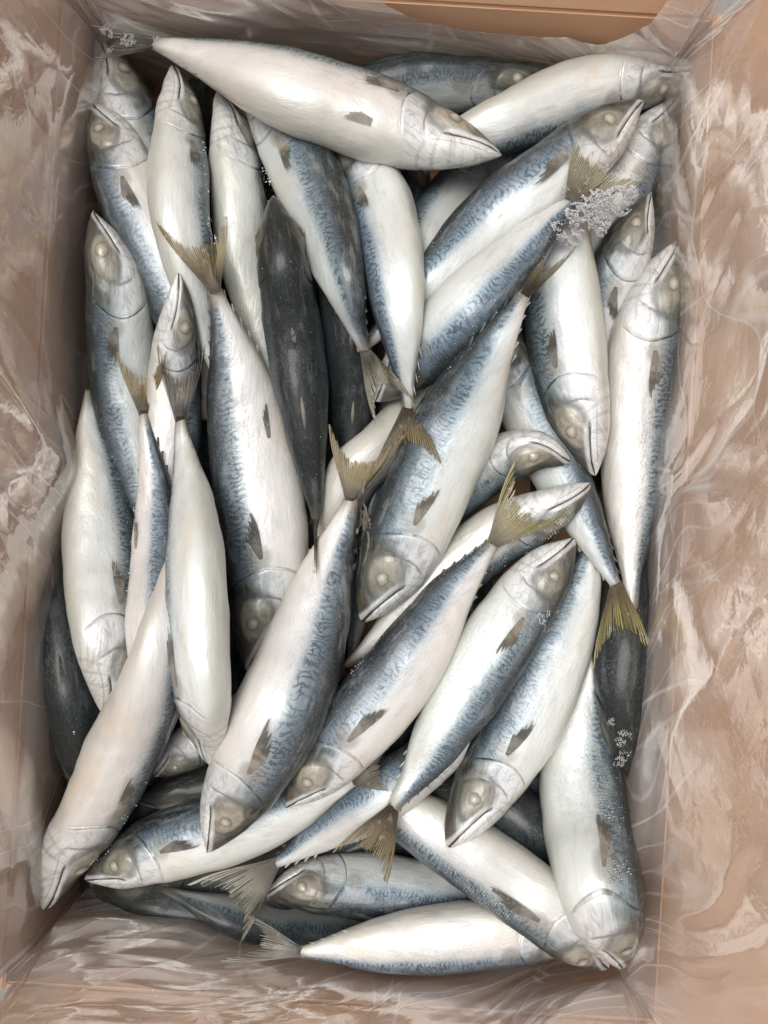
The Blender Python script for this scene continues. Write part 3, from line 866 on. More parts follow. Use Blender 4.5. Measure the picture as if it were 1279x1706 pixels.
    disp = (f1 * .0050 + f2 * .0100 + f3 * .0010 + f4 * .0010 * blend) * (.22 + .78 * hi)
    disp = disp + bump_in[:, None] * np.clip((.150 - tv) / .05, 0, 1)
    A[..., 0] = cc; A[..., 1] = al
    # outward normal of the profile: inwards-and-up is towards the fish
    nz = np.interp(tv, [0, .12, .16, .3], [0.05, .1, .28, .30])
    nr = np.sqrt(1 - nz**2)
    lift = disp + .002
    V[..., 0] -= Nn[:, None, 0] * nr * lift
    V[..., 1] -= Nn[:, None, 1] * nr * lift
    V[..., 2] += nz * lift
    # slack drape bulging in at the left and right
    A[..., 2] = 0.25 * np.clip(1 - np.abs(tv - .11) / .03, 0, 1) * np.maximum(0, Nn[:, 1])[:, None]
    F = grid_faces(ns, nt)
    last = np.stack([(ns - 1) * nt + np.arange(nt - 1), (ns - 1) * nt + np.arange(1, nt), np.arange(1, nt), np.arange(nt - 1)], -1)
    F = np.vstack([F, last])
    me = mesh_np('plastic_liner', V.reshape(-1, 3) + np.array([0, 0, -BASE_Z]), F)
    add_vec(me, 'film', A.reshape(-1, 3))
    add_vec(me, 'flat', flat.reshape(-1, 3))
    o = link('plastic_liner', me, M_FILM)
    o.location = (bx_c[0], bx_c[1], BASE_Z)
    o.rotation_euler = (0, 0, TH0)
    o['label'] = 'crumpled clear plastic film lining the cardboard box round the fish'
    o['category'] = 'plastic liner'
    return o


build_film()

gme = bpy.data.meshes.new('ground')
gme.from_pydata([(-60, -60, 0), (60, -60, 0), (60, 60, 0), (-60, 60, 0)], [], [(0, 1, 2, 3)])
gr = link('ground', gme, ground_material(), smooth=False)
gr.location = (0, 0, BASE_Z - .010)
gr['kind'] = 'structure'
gr['label'] = 'grey concrete ground under the box'
LOW_LABEL = {
    'low0_1': 'shadowed fish in the dark notch below the stem of the long top fish',
    'low0_2': 'shadowed fish between the snouts of the two upper left white bellies',
    'low0_3': 'shadowed fish above the snout of the slim black fish',
    'low0_4': 'shadowed sliver of fish between the slim black fish and the teal grey one',
    'low0_5': 'shadowed fish beside the mustard yellow tail at upper middle',
    'low0_8': 'shadowed fish in the gap between the white jawed head and the head below it',
    'low0_9': 'shadowed fish in the gap below the snout of the plump right centre fish',
    'low1_1': 'shadowed fish under the film at the lower left corner',
    'low1_2': 'shadowed fish right of the curved white belly at lower left',
    'low1_3': 'shadowed fish in the black slot below the snout of the biggest fish',
    'low1_6': 'shadowed fish in the small black triangle between two parallel slanting fish',
    'low1_7': 'shadowed fish by the frayed belly edge of the left slanting fish'}
# ------------------------------------------------------------------ shape of a mackerel
_pu = np.array([0, .006, .015, .04, .08, .13, .20, .30, .40, .50, .60, .70, .80, .88, .94, .975, 1.0])
_top = np.array([.003, .010, .017, .034, .054, .073, .089, .100, .105, .104, .097, .082, .059, .038, .023, .016, .010]) / .108
_bot = np.array([.003, .009, .016, .034, .056, .076, .092, .103, .108, .106, .099, .083, .060, .038, .023, .016, .010]) / .108
_wid = np.array([.002, .007, .013, .025, .040, .054, .068, .078, .081, .080, .073, .061, .044, .029, .017, .009, .0025]) / .108


def smooth_interp(u, xs, ys):
    """monotone-ish cubic through the profile points"""
    m = np.gradient(ys, xs)
    i = np.clip(np.searchsorted(xs, u) - 1, 0, len(xs) - 2)
    h = xs[i + 1] - xs[i]
    t = np.clip((u - xs[i]) / h, 0, 1)
    return ((2 * t**3 - 3 * t**2 + 1) * ys[i] + (t**3 - 2 * t**2 + t) * h * m[i]
            + (-2 * t**3 + 3 * t**2) * ys[i + 1] + (t**3 - t**2) * h * m[i + 1])


def catmull(pts, n):
    P = np.array(pts, float)
    P = np.vstack([2 * P[0] - P[1], P, 2 * P[-1] - P[-2]])
    out = []
    for i in range(1, len(P) - 2):
        t = np.linspace(0, 1, 40, endpoint=False)[:, None]
        p0, p1, p2, p3 = P[i - 1], P[i], P[i + 1], P[i + 2]
        out.append(.5 * (2 * p1 + (p2 - p0) * t + (2 * p0 - 5 * p1 + 4 * p2 - p3) * t**2 + (3 * p1 - p0 - 3 * p2 + p3) * t**3))
    out.append(P[-2][None, :])
    C = np.vstack(out)
    d = np.r_[0, np.cumsum(np.linalg.norm(np.diff(C, axis=0), axis=1))]
    s = np.linspace(0, d[-1], n)
    return np.c_[np.interp(s, d, C[:, 0]), np.interp(s, d, C[:, 1])]


SIDES = {'L': (-1, 0), 'R': (1, 0), 'U': (0, -1), 'D': (0, 1)}
NS = 120
HG = 4                                     # cell of the pile's height map, in pixels
HW, HH = 1500 // HG, 1900 // HG
HMAP = np.full((HH, HW), -0.105)


def hcell(px, py):
    i = np.clip(((np.asarray(py) + 100) / HG).astype(int), 0, HH - 1)
    j = np.clip(((np.asarray(px) + 100) / HG).astype(int), 0, HW - 1)
    return i, j


def lay_fish(f):
    """rest the fish on what lies under it: heights of its centre line"""
    C = catmull(f['pts'], NS)
    u = np.linspace(0, 1, NS)
    T = np.gradient(C, axis=0)
    T /= np.linalg.norm(T, axis=1)[:, None]
    Nn = np.c_[-T[:, 1], T[:, 0]]
    ph = R(f['roll'])
    top, bot, wid = (smooth_interp(u, _pu, a) for a in (_top, _bot, _wid))
    dep = (top + bot) / 2
    ext = np.sqrt((dep * math.cos(ph))**2 + (wid * math.sin(ph))**2)
    k = f['w'] * (.93 if abs(f['roll']) > 20 else .97) / ext.max()
    a = np.maximum(ext * k, 2)                                   # px
    b = np.sqrt((dep * math.sin(ph))**2 + (wid * math.cos(ph))**2) * k * S
    f['k'] = k
    req = np.full(NS, f['lay'])
    for d in np.linspace(-.92, .92, 9):
        q = C + Nn * (a * d)[:, None]
        h = HMAP[hcell(q[:, 0], q[:, 1])]
        req = np.maximum(req, h + b * math.sqrt(1 - d * d) - 0.38 * b)
    req = np.minimum(req, 0.060)
    z = req.copy()
    for _ in range(260):
        zb = z.copy()
        zb[1:-1] = (z[:-2] + z[2:]) / 2
        zb[0], zb[-1] = z[1], z[-2]
        z = np.maximum(req, zb * .999 + f['lay'] * .001)
    for _ in range(60):
        z[1:-1] = (z[:-2] + 2 * z[1:-1] + z[2:]) / 4
    f.update(C=C, z=z, T=T, N=Nn)
    for d in np.linspace(-1, 1, 41):
        q = C + Nn * (a * d)[:, None]
        ii = hcell(q[:, 0], q[:, 1])
        np.maximum.at(HMAP, ii, z + b * max(0, 1 - d * d)**.44 + .0006)
    return f


class Body:
    def __init__(self, f):
        self.f = f
        z = f['z']
        kx = S * (CAM_H - z) / CAM_H
        P = np.c_[(f['C'][:, 0] - CX) * kx, -(f['C'][:, 1] - CY) * kx, z]
        d = np.r_[0, np.cumsum(np.linalg.norm(np.diff(P, axis=0), axis=1))]
        self.L = d[-1]
        self.us = d / d[-1]
        T = np.gradient(P, axis=0)
        T /= np.linalg.norm(T, axis=1)[:, None]
        Z = np.array([0, 0, 1.0])
        U = Z - T * (T @ Z)[:, None]
        U /= np.linalg.norm(U, axis=1)[:, None]
        Sd = np.cross(T, U)                         # right of travel seen from above
        m = NS // 2
        sx, sy = SIDES[f['back']]
        if Sd[m, 0] * sx - Sd[m, 1] * sy < 0:
            Sd = -Sd
            self.flip = True
        else:
            self.flip = False
        rnd = random.Random(f['id'])
        self.rnd = rnd
        ph = R(f['roll']) + R(rnd.uniform(-3, 3)) + np.linspace(R(rnd.uniform(-5, 5)), R(rnd.uniform(-5, 5)), NS)
        self.P, self.T = P, T
        self.D = np.cos(ph)[:, None] * Sd + np.sin(ph)[:, None] * U
        self.Lt = -np.sin(ph)[:, None] * Sd + np.cos(ph)[:, None] * U
        self.k = f['k'] * kx                          # metres per profile unit
        self.seed = rnd.randrange(1000)

    def at(self, u):
        g = lambda A: np.stack([np.interp(u, self.us, A[:, i]) for i in range(3)], -1)
        return g(self.P), g(self.T), g(self.D), g(self.Lt), np.interp(u, self.us, self.k)

    def surf(self, u, th, off=0.0):
        """point on the skin; th 0 = back ridge, +x flank towards the viewer"""
        u = np.asarray(u, float)
        P, T, D, Lt, k = self.at(u)
        top, bot, wid = (smooth_interp(u, _pu, a) for a in (_top, _bot, _wid))
        y, x = np.cos(th), np.sin(th)
        h = np.where(y > 0, top, bot)
        # back and belly a little keeled, flanks full
        yy = np.sign(y) * np.abs(y) ** 1.04
        xx = np.sign(x) * np.abs(x) ** 0.86
        nx = D * (y / np.maximum(h, .01))[..., None] + Lt * (x / np.maximum(wid, .01))[..., None]
        nx /= np.linalg.norm(nx, axis=-1)[..., None]
        return P + D * (yy * h * k)[..., None] + Lt * (xx * wid * k)[..., None] + nx * np.asarray(off)[..., None], nx

    def relief(self, u, th):
        y = np.cos(th)
        L = self.L
        sgn = np.sin(th)
        ug = .275 - .050 * (y + .15)**2
        dg = u - ug
        act = np.clip((.92 - np.abs(y)) / .2, 0, 1)
        o = act * np.where(dg < 0, .0006 * np.exp(dg / .05), -.0003 * np.exp(-dg / .012))
        o -= act * .0006 * np.exp(-(dg / .0035)**2)
        um = u / .135
        hh = smooth_interp(u, _pu, _top) * .108
        dm = (y - (-.10 - .34 * um)) * hh
        o -= .0011 * np.exp(-(dm / .0032)**2) * np.clip((1.02 - um) / .12, 0, 1) * np.clip(u / .015, 0, 1)
        o += .0006 * np.exp(-((dm - .009) / .005)**2) * np.clip((1.1 - um) / .2, 0, 1) * np.clip(u / .03, 0, 1)
        e = np.sqrt(((u - .138) / .060)**2 + ((y - .20) / .54)**2)
        o += .0014 * np.exp(-(e / .75)**4) - .0004 * np.exp(-((e - 1.12) / .20)**2)
        up = .205 - .05 * (y + .15)**2
        o -= act * .0004 * np.exp(-((u - up) / .006)**2)
        Q = np.stack([u * L, np.cos(th) * .02, np.sin(th) * .02], -1).reshape(-1, 3)
        n = vnoise(Q, 20, self.seed + 2) * .0016 + vnoise(Q, 48, self.seed) * .0008 + vnoise(Q, 120, self.seed + 1) * .00035
        o = o + n.reshape(np.shape(u)) * np.clip((1 - u) / .1, 0.2, 1)
        # sunken line where the flank meets the belly wall
        return o * np.clip(L / .22, .5, 1)


def build_fish(f, detail=1.0):
    B = Body(f)
    rnd = B.rnd
    nh, nb, nr = int(76 * detail), int(66 * detail), int(112 * detail)
    uu = np.r_[np.linspace(0, 1, nh, endpoint=False)**1.15 * .29, np.linspace(.29, 1, nb)]
    th = np.linspace(0, 2 * np.pi, nr, endpoint=False)
    UU, TH = np.meshgrid(uu, th, indexing='ij')
    V, _ = B.surf(UU, TH, B.relief(UU, TH))
    loc = Vector(B.P[NS // 2])
    mid = np.array(loc)
    root = bpy.data.objects.new('mackerel', None)
    COL.objects.link(root)
    root.empty_display_size = 0.02
    root.location = loc
    root['label'] = f['label']
    root['category'] = 'fish'
    root['group'] = 'frozen mackerel heaped in the box'
    n = len(uu)
    F = grid_faces(n, nr, True)
    ends, _ = B.surf(np.array([0.0, 1.0]), np.array([0.0, 0.0]))
    Pa, _, _, _, _ = B.at(np.array([0.0, 1.0]))
    VV = np.vstack([V.reshape(-1, 3), Pa[0] - B.T[0] * .0006, Pa[1]])
    j = np.arange(nr)
    c0, c1 = n * nr, n * nr + 1
    capA = np.stack([np.full(nr, c0), (j + 1) % nr, j, j], -1)
    capB = np.stack([np.full(nr, c1), (n - 1) * nr + j, (n - 1) * nr + (j + 1) % nr, (n - 1) * nr + (j + 1) % nr], -1)
    if B.flip:
        F = F[:, ::-1]
    me = bpy.data.meshes.new('mackerel_body')
    tri = np.vstack([capA[:, :3], capB[:, :3]])
    if B.flip:
        tri = tri[:, ::-1]
    me.vertices.add(len(VV))
    me.vertices.foreach_set('co', (VV - mid).astype(np.float32).ravel())
    li = np.r_[F.ravel(), tri.ravel()].astype(np.int32)
    me.loops.add(len(li))
    me.loops.foreach_set('vertex_index', li)
    me.polygons.add(len(F) + len(tri))
    me.polygons.foreach_set('loop_start', np.r_[np.arange(len(F)) * 4, len(F) * 4 + np.arange(len(tri)) * 3].astype(np.int32))
    me.update(calc_edges=True)
    fv = np.stack([UU, np.cos(TH), smooth_interp(UU, _pu, _top) * .108], -1).reshape(-1, 3)
    top = smooth_interp(UU, _pu, _top) * .045
    wid = smooth_interp(UU, _pu, _wid) * .045
    rest = np.stack([UU * .26, np.cos(TH) * top * .7, np.sin(TH) * wid * .5], -1).reshape(-1, 3)
    # unroll the flank so that the pattern is not stretched towards the back
    arc = np.abs(((TH + np.pi) % (2 * np.pi)) - np.pi)
    rest[:, 1] = (arc * top * .85).ravel()
    rest[:, 2] = (np.sign(np.sin(TH)) * .004 * np.minimum(1, np.abs(np.sin(TH)) * 4)).ravel()
    add_vec(me, 'fish', np.vstack([fv, [0, 0, 0], [1, 0, 0]]))
    add_vec(me, 'rest', np.vstack([rest, [0, 0, 0], [.26, 0, 0]]))
    body = link('body', me, M_SKIN, root)
    body.color = (*f['tone'], 1)

    def patch(name, UV, mat, fin, colr=None, closed=False, faces=None):
        nu, nv = UV.shape[:2]
        m2 = mesh_np(name, UV.reshape(-1, 3) - mid, grid_faces(nu, nv, closed) if faces is None else faces)
        add_vec(m2, 'fin', fin.reshape(-1, 3))
        o = link(name, m2, mat, root)
        if colr:
            o.color = colr
        return o

    # ---- eyes
    sides = [1] if abs(f['roll']) < 46 else [1, -1]
    for sd in sides:
        rr = np.linspace(0, 1, 12)
        aa = np.linspace(0, 2 * np.pi, 40, endpoint=False)
        RR, AA = np.meshgrid(rr, aa, indexing='ij')
        re = .027 * B.L
        yc = .22
        t0 = math.acos(yc)
        u0 = .132
        kloc = float(np.interp(u0, B.us, B.k))
        hl = float(smooth_interp(np.array([u0]), _pu, _top)[0]) * kloc
        Ue = u0 + RR * np.cos(AA) * re / B.L
        Te = t0 + RR * np.sin(AA) * re / hl * .95
        bulge = .0010 * (1 - RR**2) + .0006 * np.exp(-(RR / .34)**2)
        base = B.relief(Ue, Te * sd)
        Q, _ = B.surf(Ue, Te * sd, base + bulge - .0002 * (RR > .9))
        patch('eye', Q, M_EYE, np.stack([AA, RR, 0 * RR], -1), (1 if f.get('redeye') else 0, 0, 0, 1), True)

    # ---- breast fin, folded against the flank
    def flank_fin(name, mat, u0, y0, du, dy, w0, w1, lift, nray=9):
        na, nl = nray * 2 + 1, 12
        A, Rr = np.meshgrid(np.linspace(-1, 1, na), np.linspace(0, 1, nl), indexing='xy')
        L = B.L
        t0 = math.acos(y0)
        kloc = float(np.interp(u0 + du / 2, B.us, B.k))
        hl = float(smooth_interp(np.array([u0 + .03]), _pu, _top)[0]) * kloc
        jag = np.array([rnd.uniform(.76, 1.05) for _ in range(na)])
        jag = jag * (1 - .50 * (np.linspace(-1, 1, na) * .5 + .5)**1.3)
        ln = Rr * jag[None, :]
        wv = (w0 + (w1 - w0) * np.sin(ln * 1.75)**.9) * A
        ang = math.atan2(dy * hl, du * L)
        length = math.hypot(du * L, dy * hl)
        ax = ln * length
        cu = u0 + (ax * math.cos(ang) - wv * L * math.sin(ang)) / L
        ct = t0 - (ax * math.sin(ang) + wv * L * math.cos(ang)) / hl
        off = B.relief(cu, ct) + .0005 + lift * ln**1.3 + .00035 * np.sin(A * np.pi * nray)
        Q, _ = B.surf(cu, ct, off)
        patch(name, Q, mat, np.stack([(A * .5 + .5) * nray / 26.0, ln, 0 * ln], -1))

    if f.get('pec'):
        flank_fin('breast_fin', M_FIN, .298, .10,   .125 * rnd.uniform(.85, 1.1), rnd.uniform(-.04, .34), .0045, .021, .0026)
    if f.get('pelvic'):
        flank_fin('belly_fin', M_FINP, .340, -.80, .09, .06, .010, .016, .0008, 6)

    # ---- low folded back fins on fish seen from above
    if f.get('fins') == 'ridge':
        for ua, ub, hh in ((.37, .47, .0012), (.62, .71, .0022)):
            A, Rr = np.meshgrid(np.linspace(0, 1, 24), np.linspace(-1, 1, 7), indexing='ij')
            prof = hh * np.sin(np.pi * A)**.5 * (1 - np.abs(Rr))
            Q, _ = B.surf(ua + (ub - ua) * A, Rr * .05 * np.sin(np.pi * A)**.8, prof + .0001)
            patch('back_fin', Q, M_FINP if hh > .002 else M_FIN, np.stack([Rr * .1, A, 0 * A], -1))

    # ---- tail fin: two raked lobes of rays from the tail stem
    tail = f.get('tail')
    if tail:
        t1, t2, nt = (np.array(t, float) for t in tail)
        base = f['C'][-1]
        td = f['T'][-1]
        pn = np.array([-td[1], td[0]])
        if np.dot(t1 - base, pn) < np.dot(t2 - base, pn):
            pn = -pn
        bw = f.get('tww', f.get('tw', 8.0))
        na, nl = 79, 15
        a = np.linspace(0, 1, na)
        r = np.linspace(0, 1, nl)
        E = np.zeros((na, 2))
        for i, ai in enumerate(a):
            if ai < .5:
                s = ai / .5
                E[i] = t1 + (nt - t1) * (s**.80) - td * math.sin(math.pi * s) * .13 * np.linalg.norm(t1 - base)
            else:
                s = (1 - ai) / .5
                E[i] = t2 + (nt - t2) * (s**.80) - td * math.sin(math.pi * s) * .13 * np.linalg.norm(t2 - base)
        st0 = base - td * 24
        Bs = st0 + pn[None, :] * (bw * (1 - 2 * a))[:, None]
        jag = np.array([rnd.uniform(.91, 1.02) for _ in range(na)])
        jag[::5] += .03
        G = np.zeros((na, nl, 2))
        for i in range(na):
            v = E[i] - Bs[i]
            side = 1 - 2 * a[i]
            rr = r * jag[i]
            bul = pn * side * np.linalg.norm(v) * .10
            G[i] = Bs[i] + v * rr[:, None] + bul * (np.sin(np.pi * np.clip(rr, 0, 1)) * (rr))[:, None] * (-.3 if f.get('tw') else .6)
        zb = f['z'][-1]
        tz = f.get('tz', .002)
        hm = HMAP[hcell(G[..., 0], G[..., 1])]
        zz = np.maximum(hm + .0024, zb - .006 + tz * r[None, :]) * r[None, :]**.5 + (zb + .0022) * (1 - r[None, :]**.5)
        zmin = hm + .0016
        for _ in range(14):
            zz[1:-1] = (zz[:-2] + 2 * zz[1:-1] + zz[2:]) / 4
            zz[:, 1:-1] = (zz[:, :-2] + 2 * zz[:, 1:-1] + zz[:, 2:]) / 4
            zz[:, 2:] = np.maximum(zz[:, 2:], zmin[:, 2:])
        curl = (np.abs(1 - 2 * a)[:, None] * r[None, :]**2) * rnd.uniform(.001, .005)
        zz = zz + curl + .0004 * np.sin(a * 2 * np.pi * 26)[:, None] * np.minimum(1, r * 3)[None, :]
        kx = S * (CAM_H - zz) / CAM_H
        Q = np.stack([(G[..., 0] - CX) * kx, -(G[..., 1] - CY) * kx, zz], -1)
        faces = grid_faces(na, nl)
        fi, fj = np.divmod(np.arange(len(faces)), nl - 1)
        keep = np.ones(len(faces), bool)
        for _ in range(9):                              # splits between rays
            c = rnd.randrange(3, na - 4)
            keep &= ~((fi == c) & (fj > rnd.randrange(4, 12)))
        for c in range(2, na - 3):
            if rnd.random() < .30:
                keep &= ~((fi == c) & (fj >= nl - 2 - rnd.randrange(0, 2)))
        fin = np.stack([np.repeat(a[:, None], nl, 1), np.repeat(r[None, :], na, 0), 0 * zz], -1)
        patch('tail_fin', Q, {'y': M_TAILY, 'p': M_TAILP}.get(f.get('tc'), M_TAIL), fin, None, False, faces[keep])
        np.maximum.at(HMAP, hcell(G[..., 0], G[..., 1]), zz + .0005)

    # ---- finlets along back and belly before the tail
    if tail and not f.get('tw'):
        for tt in (0.0, math.pi):
            for i in range(5):
                u0 = .795 + i * .036
                u = np.array([u0, u0 + .016, u0 + .030])
                P3, n3 = B.surf(u, np.full(3, tt), np.array([-.0010, -.0002, .0016 * (1.2 - i * .1)]))
                P0, _ = B.surf(u, np.full(3, tt + .12), np.array([-.0010, -.0006, .0008]))
                V6 = np.vstack([P3, P0])
                Ff = [(0, 1, 2), (5, 4, 3), (0, 2, 5), (0, 5, 3), (1, 4, 5), (1, 5, 2), (0, 3, 4), (0, 4, 1)]
                m2 = bpy.data.meshes.new('finlet')
                m2.from_pydata((V6 - mid).tolist(), [], Ff)
                add_vec(m2, 'fin', np.array([[.01, 0, 0], [.012, .2, 0], [.01, .4, 0]] * 2))
                link('finlet', m2, M_FINP if tt else M_FINLET, root, smooth=False)
    if f.get('anal'):
        flank_fin('belly_rear_fin', M_FIN, .60, -.45, .11, -.08, .004, .010, .0012, 5)
    return root, B


# the layer under everything that shows: fillers on the box bottom, toned near black so gaps read as shade
rs_ = random.Random(8)
low = []
for row in range(2):
    for cidx in range(10):
        x0 = 150 + cidx * 98 - row * 45
        y0 = 120 + row * 760 + rs_.uniform(-20, 20)
        P7 = [(x0 + rs_.uniform(-10, 10) - i * 7, y0 + i * 122) for i in range(7)]
        if (row + cidx) % 2:
            P7 = P7[::-1]
        if 'low%d_%d' % (row, cidx) not in LOW_LABEL:
            continue
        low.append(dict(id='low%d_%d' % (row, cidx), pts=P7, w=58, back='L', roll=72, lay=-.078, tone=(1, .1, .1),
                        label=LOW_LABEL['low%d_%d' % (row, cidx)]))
FISH[:0] = low
bodies = {}
for f in FISH:
    lay_fish(f)
    det = .35 if f['id'].startswith('low') else .6 if f['id'].startswith(('gap', 'deep')) else 1.0
    # the tail rests on what was laid before it
    bodies[f['id']] = build_fish(f, det)[1]
    print('LAY', f['id'], 'z %.3f..%.3f' % (f['z'].min(), f['z'].max()), 'L %.3f' % bodies[f['id']].L)

# ------------------------------------------------------------------ frost and small scraps
def hfun(px, py):
    return float(HMAP[hcell(px, py)])


def ico():
    t = (1 + 5**.5) / 2
    v = np.array([(-1, t, 0), (1, t, 0), (-1, -t, 0), (1, -t, 0), (0, -1, t), (0, 1, t), (0, -1, -t), (0, 1, -t), (t, 0, -1), (t, 0, 1), (-t, 0, -1), (-t, 0, 1)])
    v /= np.linalg.norm(v[0])
    fc = np.array([(0, 11, 5), (0, 5, 1), (0, 1, 7), (0, 7, 10), (0, 10, 11), (1, 5, 9), (5, 11, 4), (11, 10, 2), (10, 7, 6), (7, 1, 8),
                   (3, 9, 4), (3, 4, 2), (3, 2, 6), (3, 6, 8), (3, 8, 9), (4, 9, 5), (2, 4, 11), (6, 2, 10), (8, 6, 7), (9, 8, 1)])
    return v, fc


ICO_V, ICO_F = ico()


def crystals(name, pts, label, cat):
    """pts: list of (x, y, z, r)"""
    rs = np.random.RandomState(len(pts))
    Vs, Fs = [], []
    for n, (x, y, z, r) in enumerate(pts):
        v = ICO_V * (r * np.array([rs.uniform(.25, 1.7), rs.uniform(.25, 1.2), rs.uniform(.2, .9)])) * (1 + rs.uniform(-.5, .5, (12, 1)))
        a = rs.uniform(0, 6.28)
        c, s_ = math.cos(a), math.sin(a)
        v = np.c_[v[:, 0] * c - v[:, 1] * s_, v[:, 0] * s_ + v[:, 1] * c, v[:, 2]]
        Vs.append(v + (x, y, z)); Fs.append(ICO_F + 12 * n)
    V = np.vstack(Vs)
    mid = V.mean(0)
    o = link(name, mesh_np(name, V - mid, np.vstack(Fs)), M_FROST, smooth=False)
    o.location = mid
    o['label'] = label
    o['category'] = cat
    o['kind'] = 'stuff'
    return o


def clump(poly, n, r0, r1, lift, seed, thick=.004, zmin=None):
    """crystals strewn inside blobs: poly = list of (px, py, radius_px)"""
    rs = np.random.RandomState(seed)
    out = []
    w = np.array([p[2]**2 for p in poly], float)
    for _ in range(n):
        cx, cy, cr = poly[rs.choice(len(poly), p=w / w.sum())]
        a, d = rs.uniform(0, 6.28), cr * math.sqrt(rs.uniform(0, 1))
        px, py = cx + d * math.cos(a), cy + d * math.sin(a)
        if vnoise(np.array([[px, py, seed * 1.0]]), .09, seed)[0] < -.22 or vnoise(np.array([[px, py, seed * 2.0]]), .30, seed)[0] < -.35:
            continue
        z = (hfun(px, py) if zmin is None else max(zmin, min(hfun(px, py), zmin + .006))) + lift + rs.uniform(0, thick) * (1 - (d / cr)**2)
        x, y = to_world(px, py, z)
        out.append((x, y, z, rs.uniform(r0, r1)))
    return out


base = min(hfun(990, 350), .02)
crystals('frost_clump', clump([(992, 345, 30), (1030, 335, 26), (965, 362, 26), (1000, 368, 18), (938, 392, 14), (1050, 322, 14), (955, 398, 14), (925, 376, 12), (1000, 385, 10)],
         15000, .00016, .00058, .000, 3, .010, .027), 'big grey lump of frost crystals beside a yellow tail at upper right', 'frost')
crystals('frost_clump', clump([(905, 1035, 8), (915, 1022, 7), (925, 1018, 6), (908, 1048, 7), (900, 1025, 6)], 1100, .00013, .00036, .0012, 5, .003),
         'small hooked frost crust on the back of the middle slanting fish', 'frost')
crystals('frost_clump', clump([(1040, 1232, 16), (1045, 1255, 14), (1018, 1203, 7), (1030, 1270, 10)], 1300, .00013, .00034, .0008, 6, .002),
         'frost scattered on the snout of the black fish by the right wall', 'frost')
crystals('frost_clump', clump([(118, 1225, 9), (122, 1245, 9), (135, 1255, 6), (112, 1215, 5), (103, 1290, 5)], 150, .0003, .0008, .003, 7, .001),
         'flecks of ice on the black fish at the lower left wall', 'frost')
crystals('frost_clump', clump([(175, 45, 16), (195, 60, 16), (215, 66, 12), (160, 60, 10), (265, 62, 10), (300, 64, 8), (182, 80, 8)], 2400, .00013, .00036, .001, 8, .002),
         'ice crystals crusted on the tail in the top left corner', 'frost')
crystals('frost_clump', clump([(1010, 275, 14), (1030, 282, 14), (985, 262, 10), (1060, 290, 12), (975, 300, 8), (940, 320, 10), (1010, 255, 10)], 1500, .00013, .00034, .001, 9, .002),
         'fine frost along the fork of the yellow tail at upper right', 'frost')

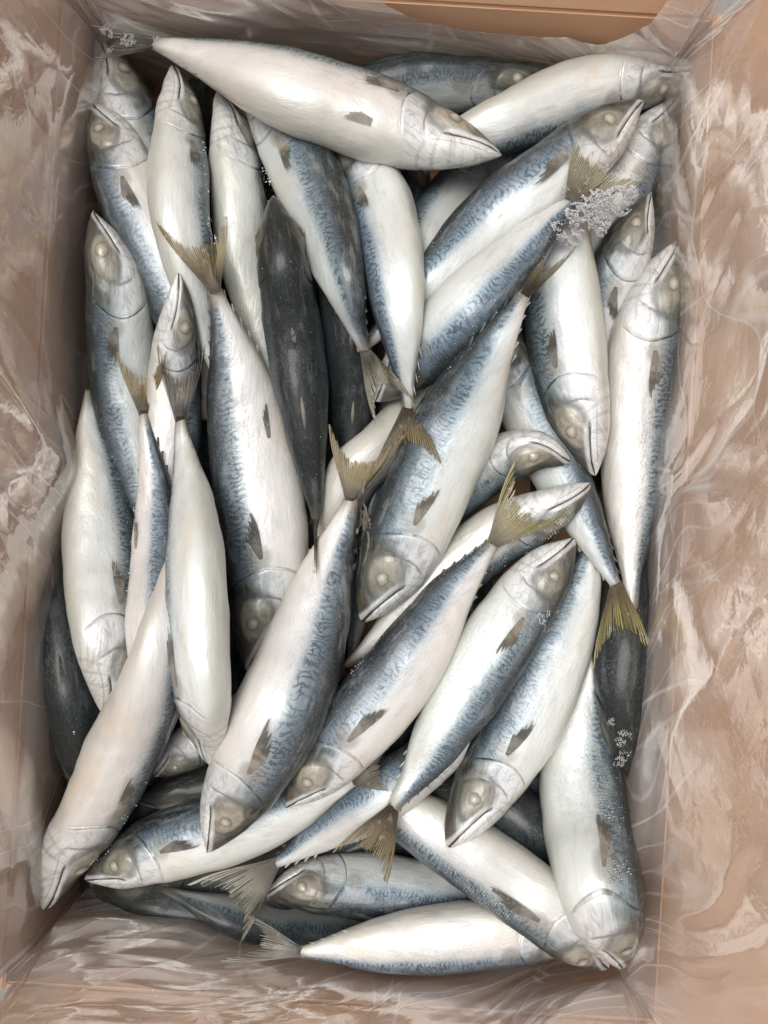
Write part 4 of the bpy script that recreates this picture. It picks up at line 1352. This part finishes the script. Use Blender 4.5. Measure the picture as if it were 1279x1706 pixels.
# loose grains: along the ridges of the fish where they touch, and on some backs
rs = np.random.RandomState(41)
grains = []
for fid, u0, u1, d0, d1, n, r in [
        ('f17', .25, .75, .35, .95, 420, .00045), ('f27', .25, .6, .25, .9, 420, .00050), ('f25', .12, .5, .25, .95, 420, .00045),
        ('f23', .1, .4, .3, .95, 160, .00045), ('f33', .3, .9, -.98, -.80, 300, .0005), ('f14', .1, .9, .3, .9, 110, .0004),
        ('f13', .3, .9, .3, .98, 130, .0004), ('f29', .3, .6, .55, .95, 200, .00045), ('f26', .3, .9, -.9, .9, 130, .0003),
        ('f7', .1, .5, .85, 1.05, 120, .0008), ('f6', .15, .6, .85, 1.05, 90, .0007), ('f37', .3, .8, -1.05, -.85, 90, .0006),
        ('f24', .3, .95, .88, 1.0, 120, .0004), ('f38', .3, .9, .8, 1.02, 60, .0005), ('f10', .1, .9, -.9, .9, 90, .0003),
        ('f1', .5, 1.0, .80, 1.0, 160, .0004), ('f31', .1, .9, .7, 1.0, 120, .0004), ('f34', .15, .4, .75, 1.0, 90, .0004)]:
    f = next(q for q in FISH if q['id'] == fid)
    sx, sy = SIDES[f['back']]
    for _ in range(int(n * 1.6)):
        uu_ = rs.uniform(u0, u1)
        i = int(uu_ * (NS - 1))
        d = rs.uniform(d0, d1)
        nn = f['N'][i]
        if nn[0] * sx + nn[1] * sy < 0:
            nn = -nn
        ww = float(smooth_interp(np.array([uu_]), _pu, _top)[0]) * f['k']
        px, py = f['C'][i] + nn * ww * d
        if vnoise(np.array([[px, py, 1.0]]), .05, 4)[0] < rs.uniform(-.5, .3):
            continue
        zz = hfun(px, py)
        if zz > f['z'][i] + ww * S * 1.1:
            continue
        x, y = to_world(px, py, zz)
        grains.append((x, y, zz, r * rs.uniform(.35, 1.0)))
crystals('frost_grains', grains, 'tiny white frost grains scattered over the backs and edges of the fish', 'frost')

# dried shred of membrane hanging beside the stem of the brown tail
rs = np.random.RandomState(5)
Vs, Fs, Ff = [], [], []
nv = 0
strands = [[(606, 800), (603, 830), (609, 850), (613, 880)], [(600, 868), (594, 885), (592, 905), (594, 922)], [(606, 850), (612, 885), (614, 900), (610, 925), (606, 940)],
           [(602, 862), (606, 880), (604, 900), (600, 915)], [(596, 840), (601, 852), (599, 870)], [(611, 860), (616, 872), (615, 882)]]
for st in strands:
    c = catmull(st, 18)
    tdir = np.gradient(c, axis=0); tdir /= np.linalg.norm(tdir, axis=1)[:, None]
    nrm = np.c_[-tdir[:, 1], tdir[:, 0]]
    for i in range(18):
        w = 3.4 * (1 - .6 * i / 17) * rs.uniform(.6, 1.2)
        z0 = max(hfun(*c[i]) + .003, -.005)
        for s_ in (-1, -.3, .3, 1):
            q = c[i] + nrm[i] * w * s_
            z = z0 + .0008 * abs(s_) + rs.uniform(-.0004, .0004)
            Vs.append((*to_world(q[0], q[1], z), z)); Ff.append((s_ * .05, i / 17, 0))
    for i in range(17):
        for j in range(3):
            a_ = nv + i * 4 + j
            Fs.append((a_, a_ + 1, a_ + 5, a_ + 4))
    nv += 18 * 4
V = np.array(Vs); mid = V.mean(0)
m = mesh_np('membrane_shred', V - mid, np.array(Fs))
add_vec(m, 'fin', np.array(Ff))
o = link('membrane_shred', m, fin_material('dried_membrane', (0.30, 0.24, 0.19), (0.36, 0.30, 0.24), (0.14, 0.11, 0.08), 1.0))
o.location = mid
o['label'] = 'ragged brown shred of dried membrane between the large central fish and the brown tail'
o['category'] = 'fish scrap'
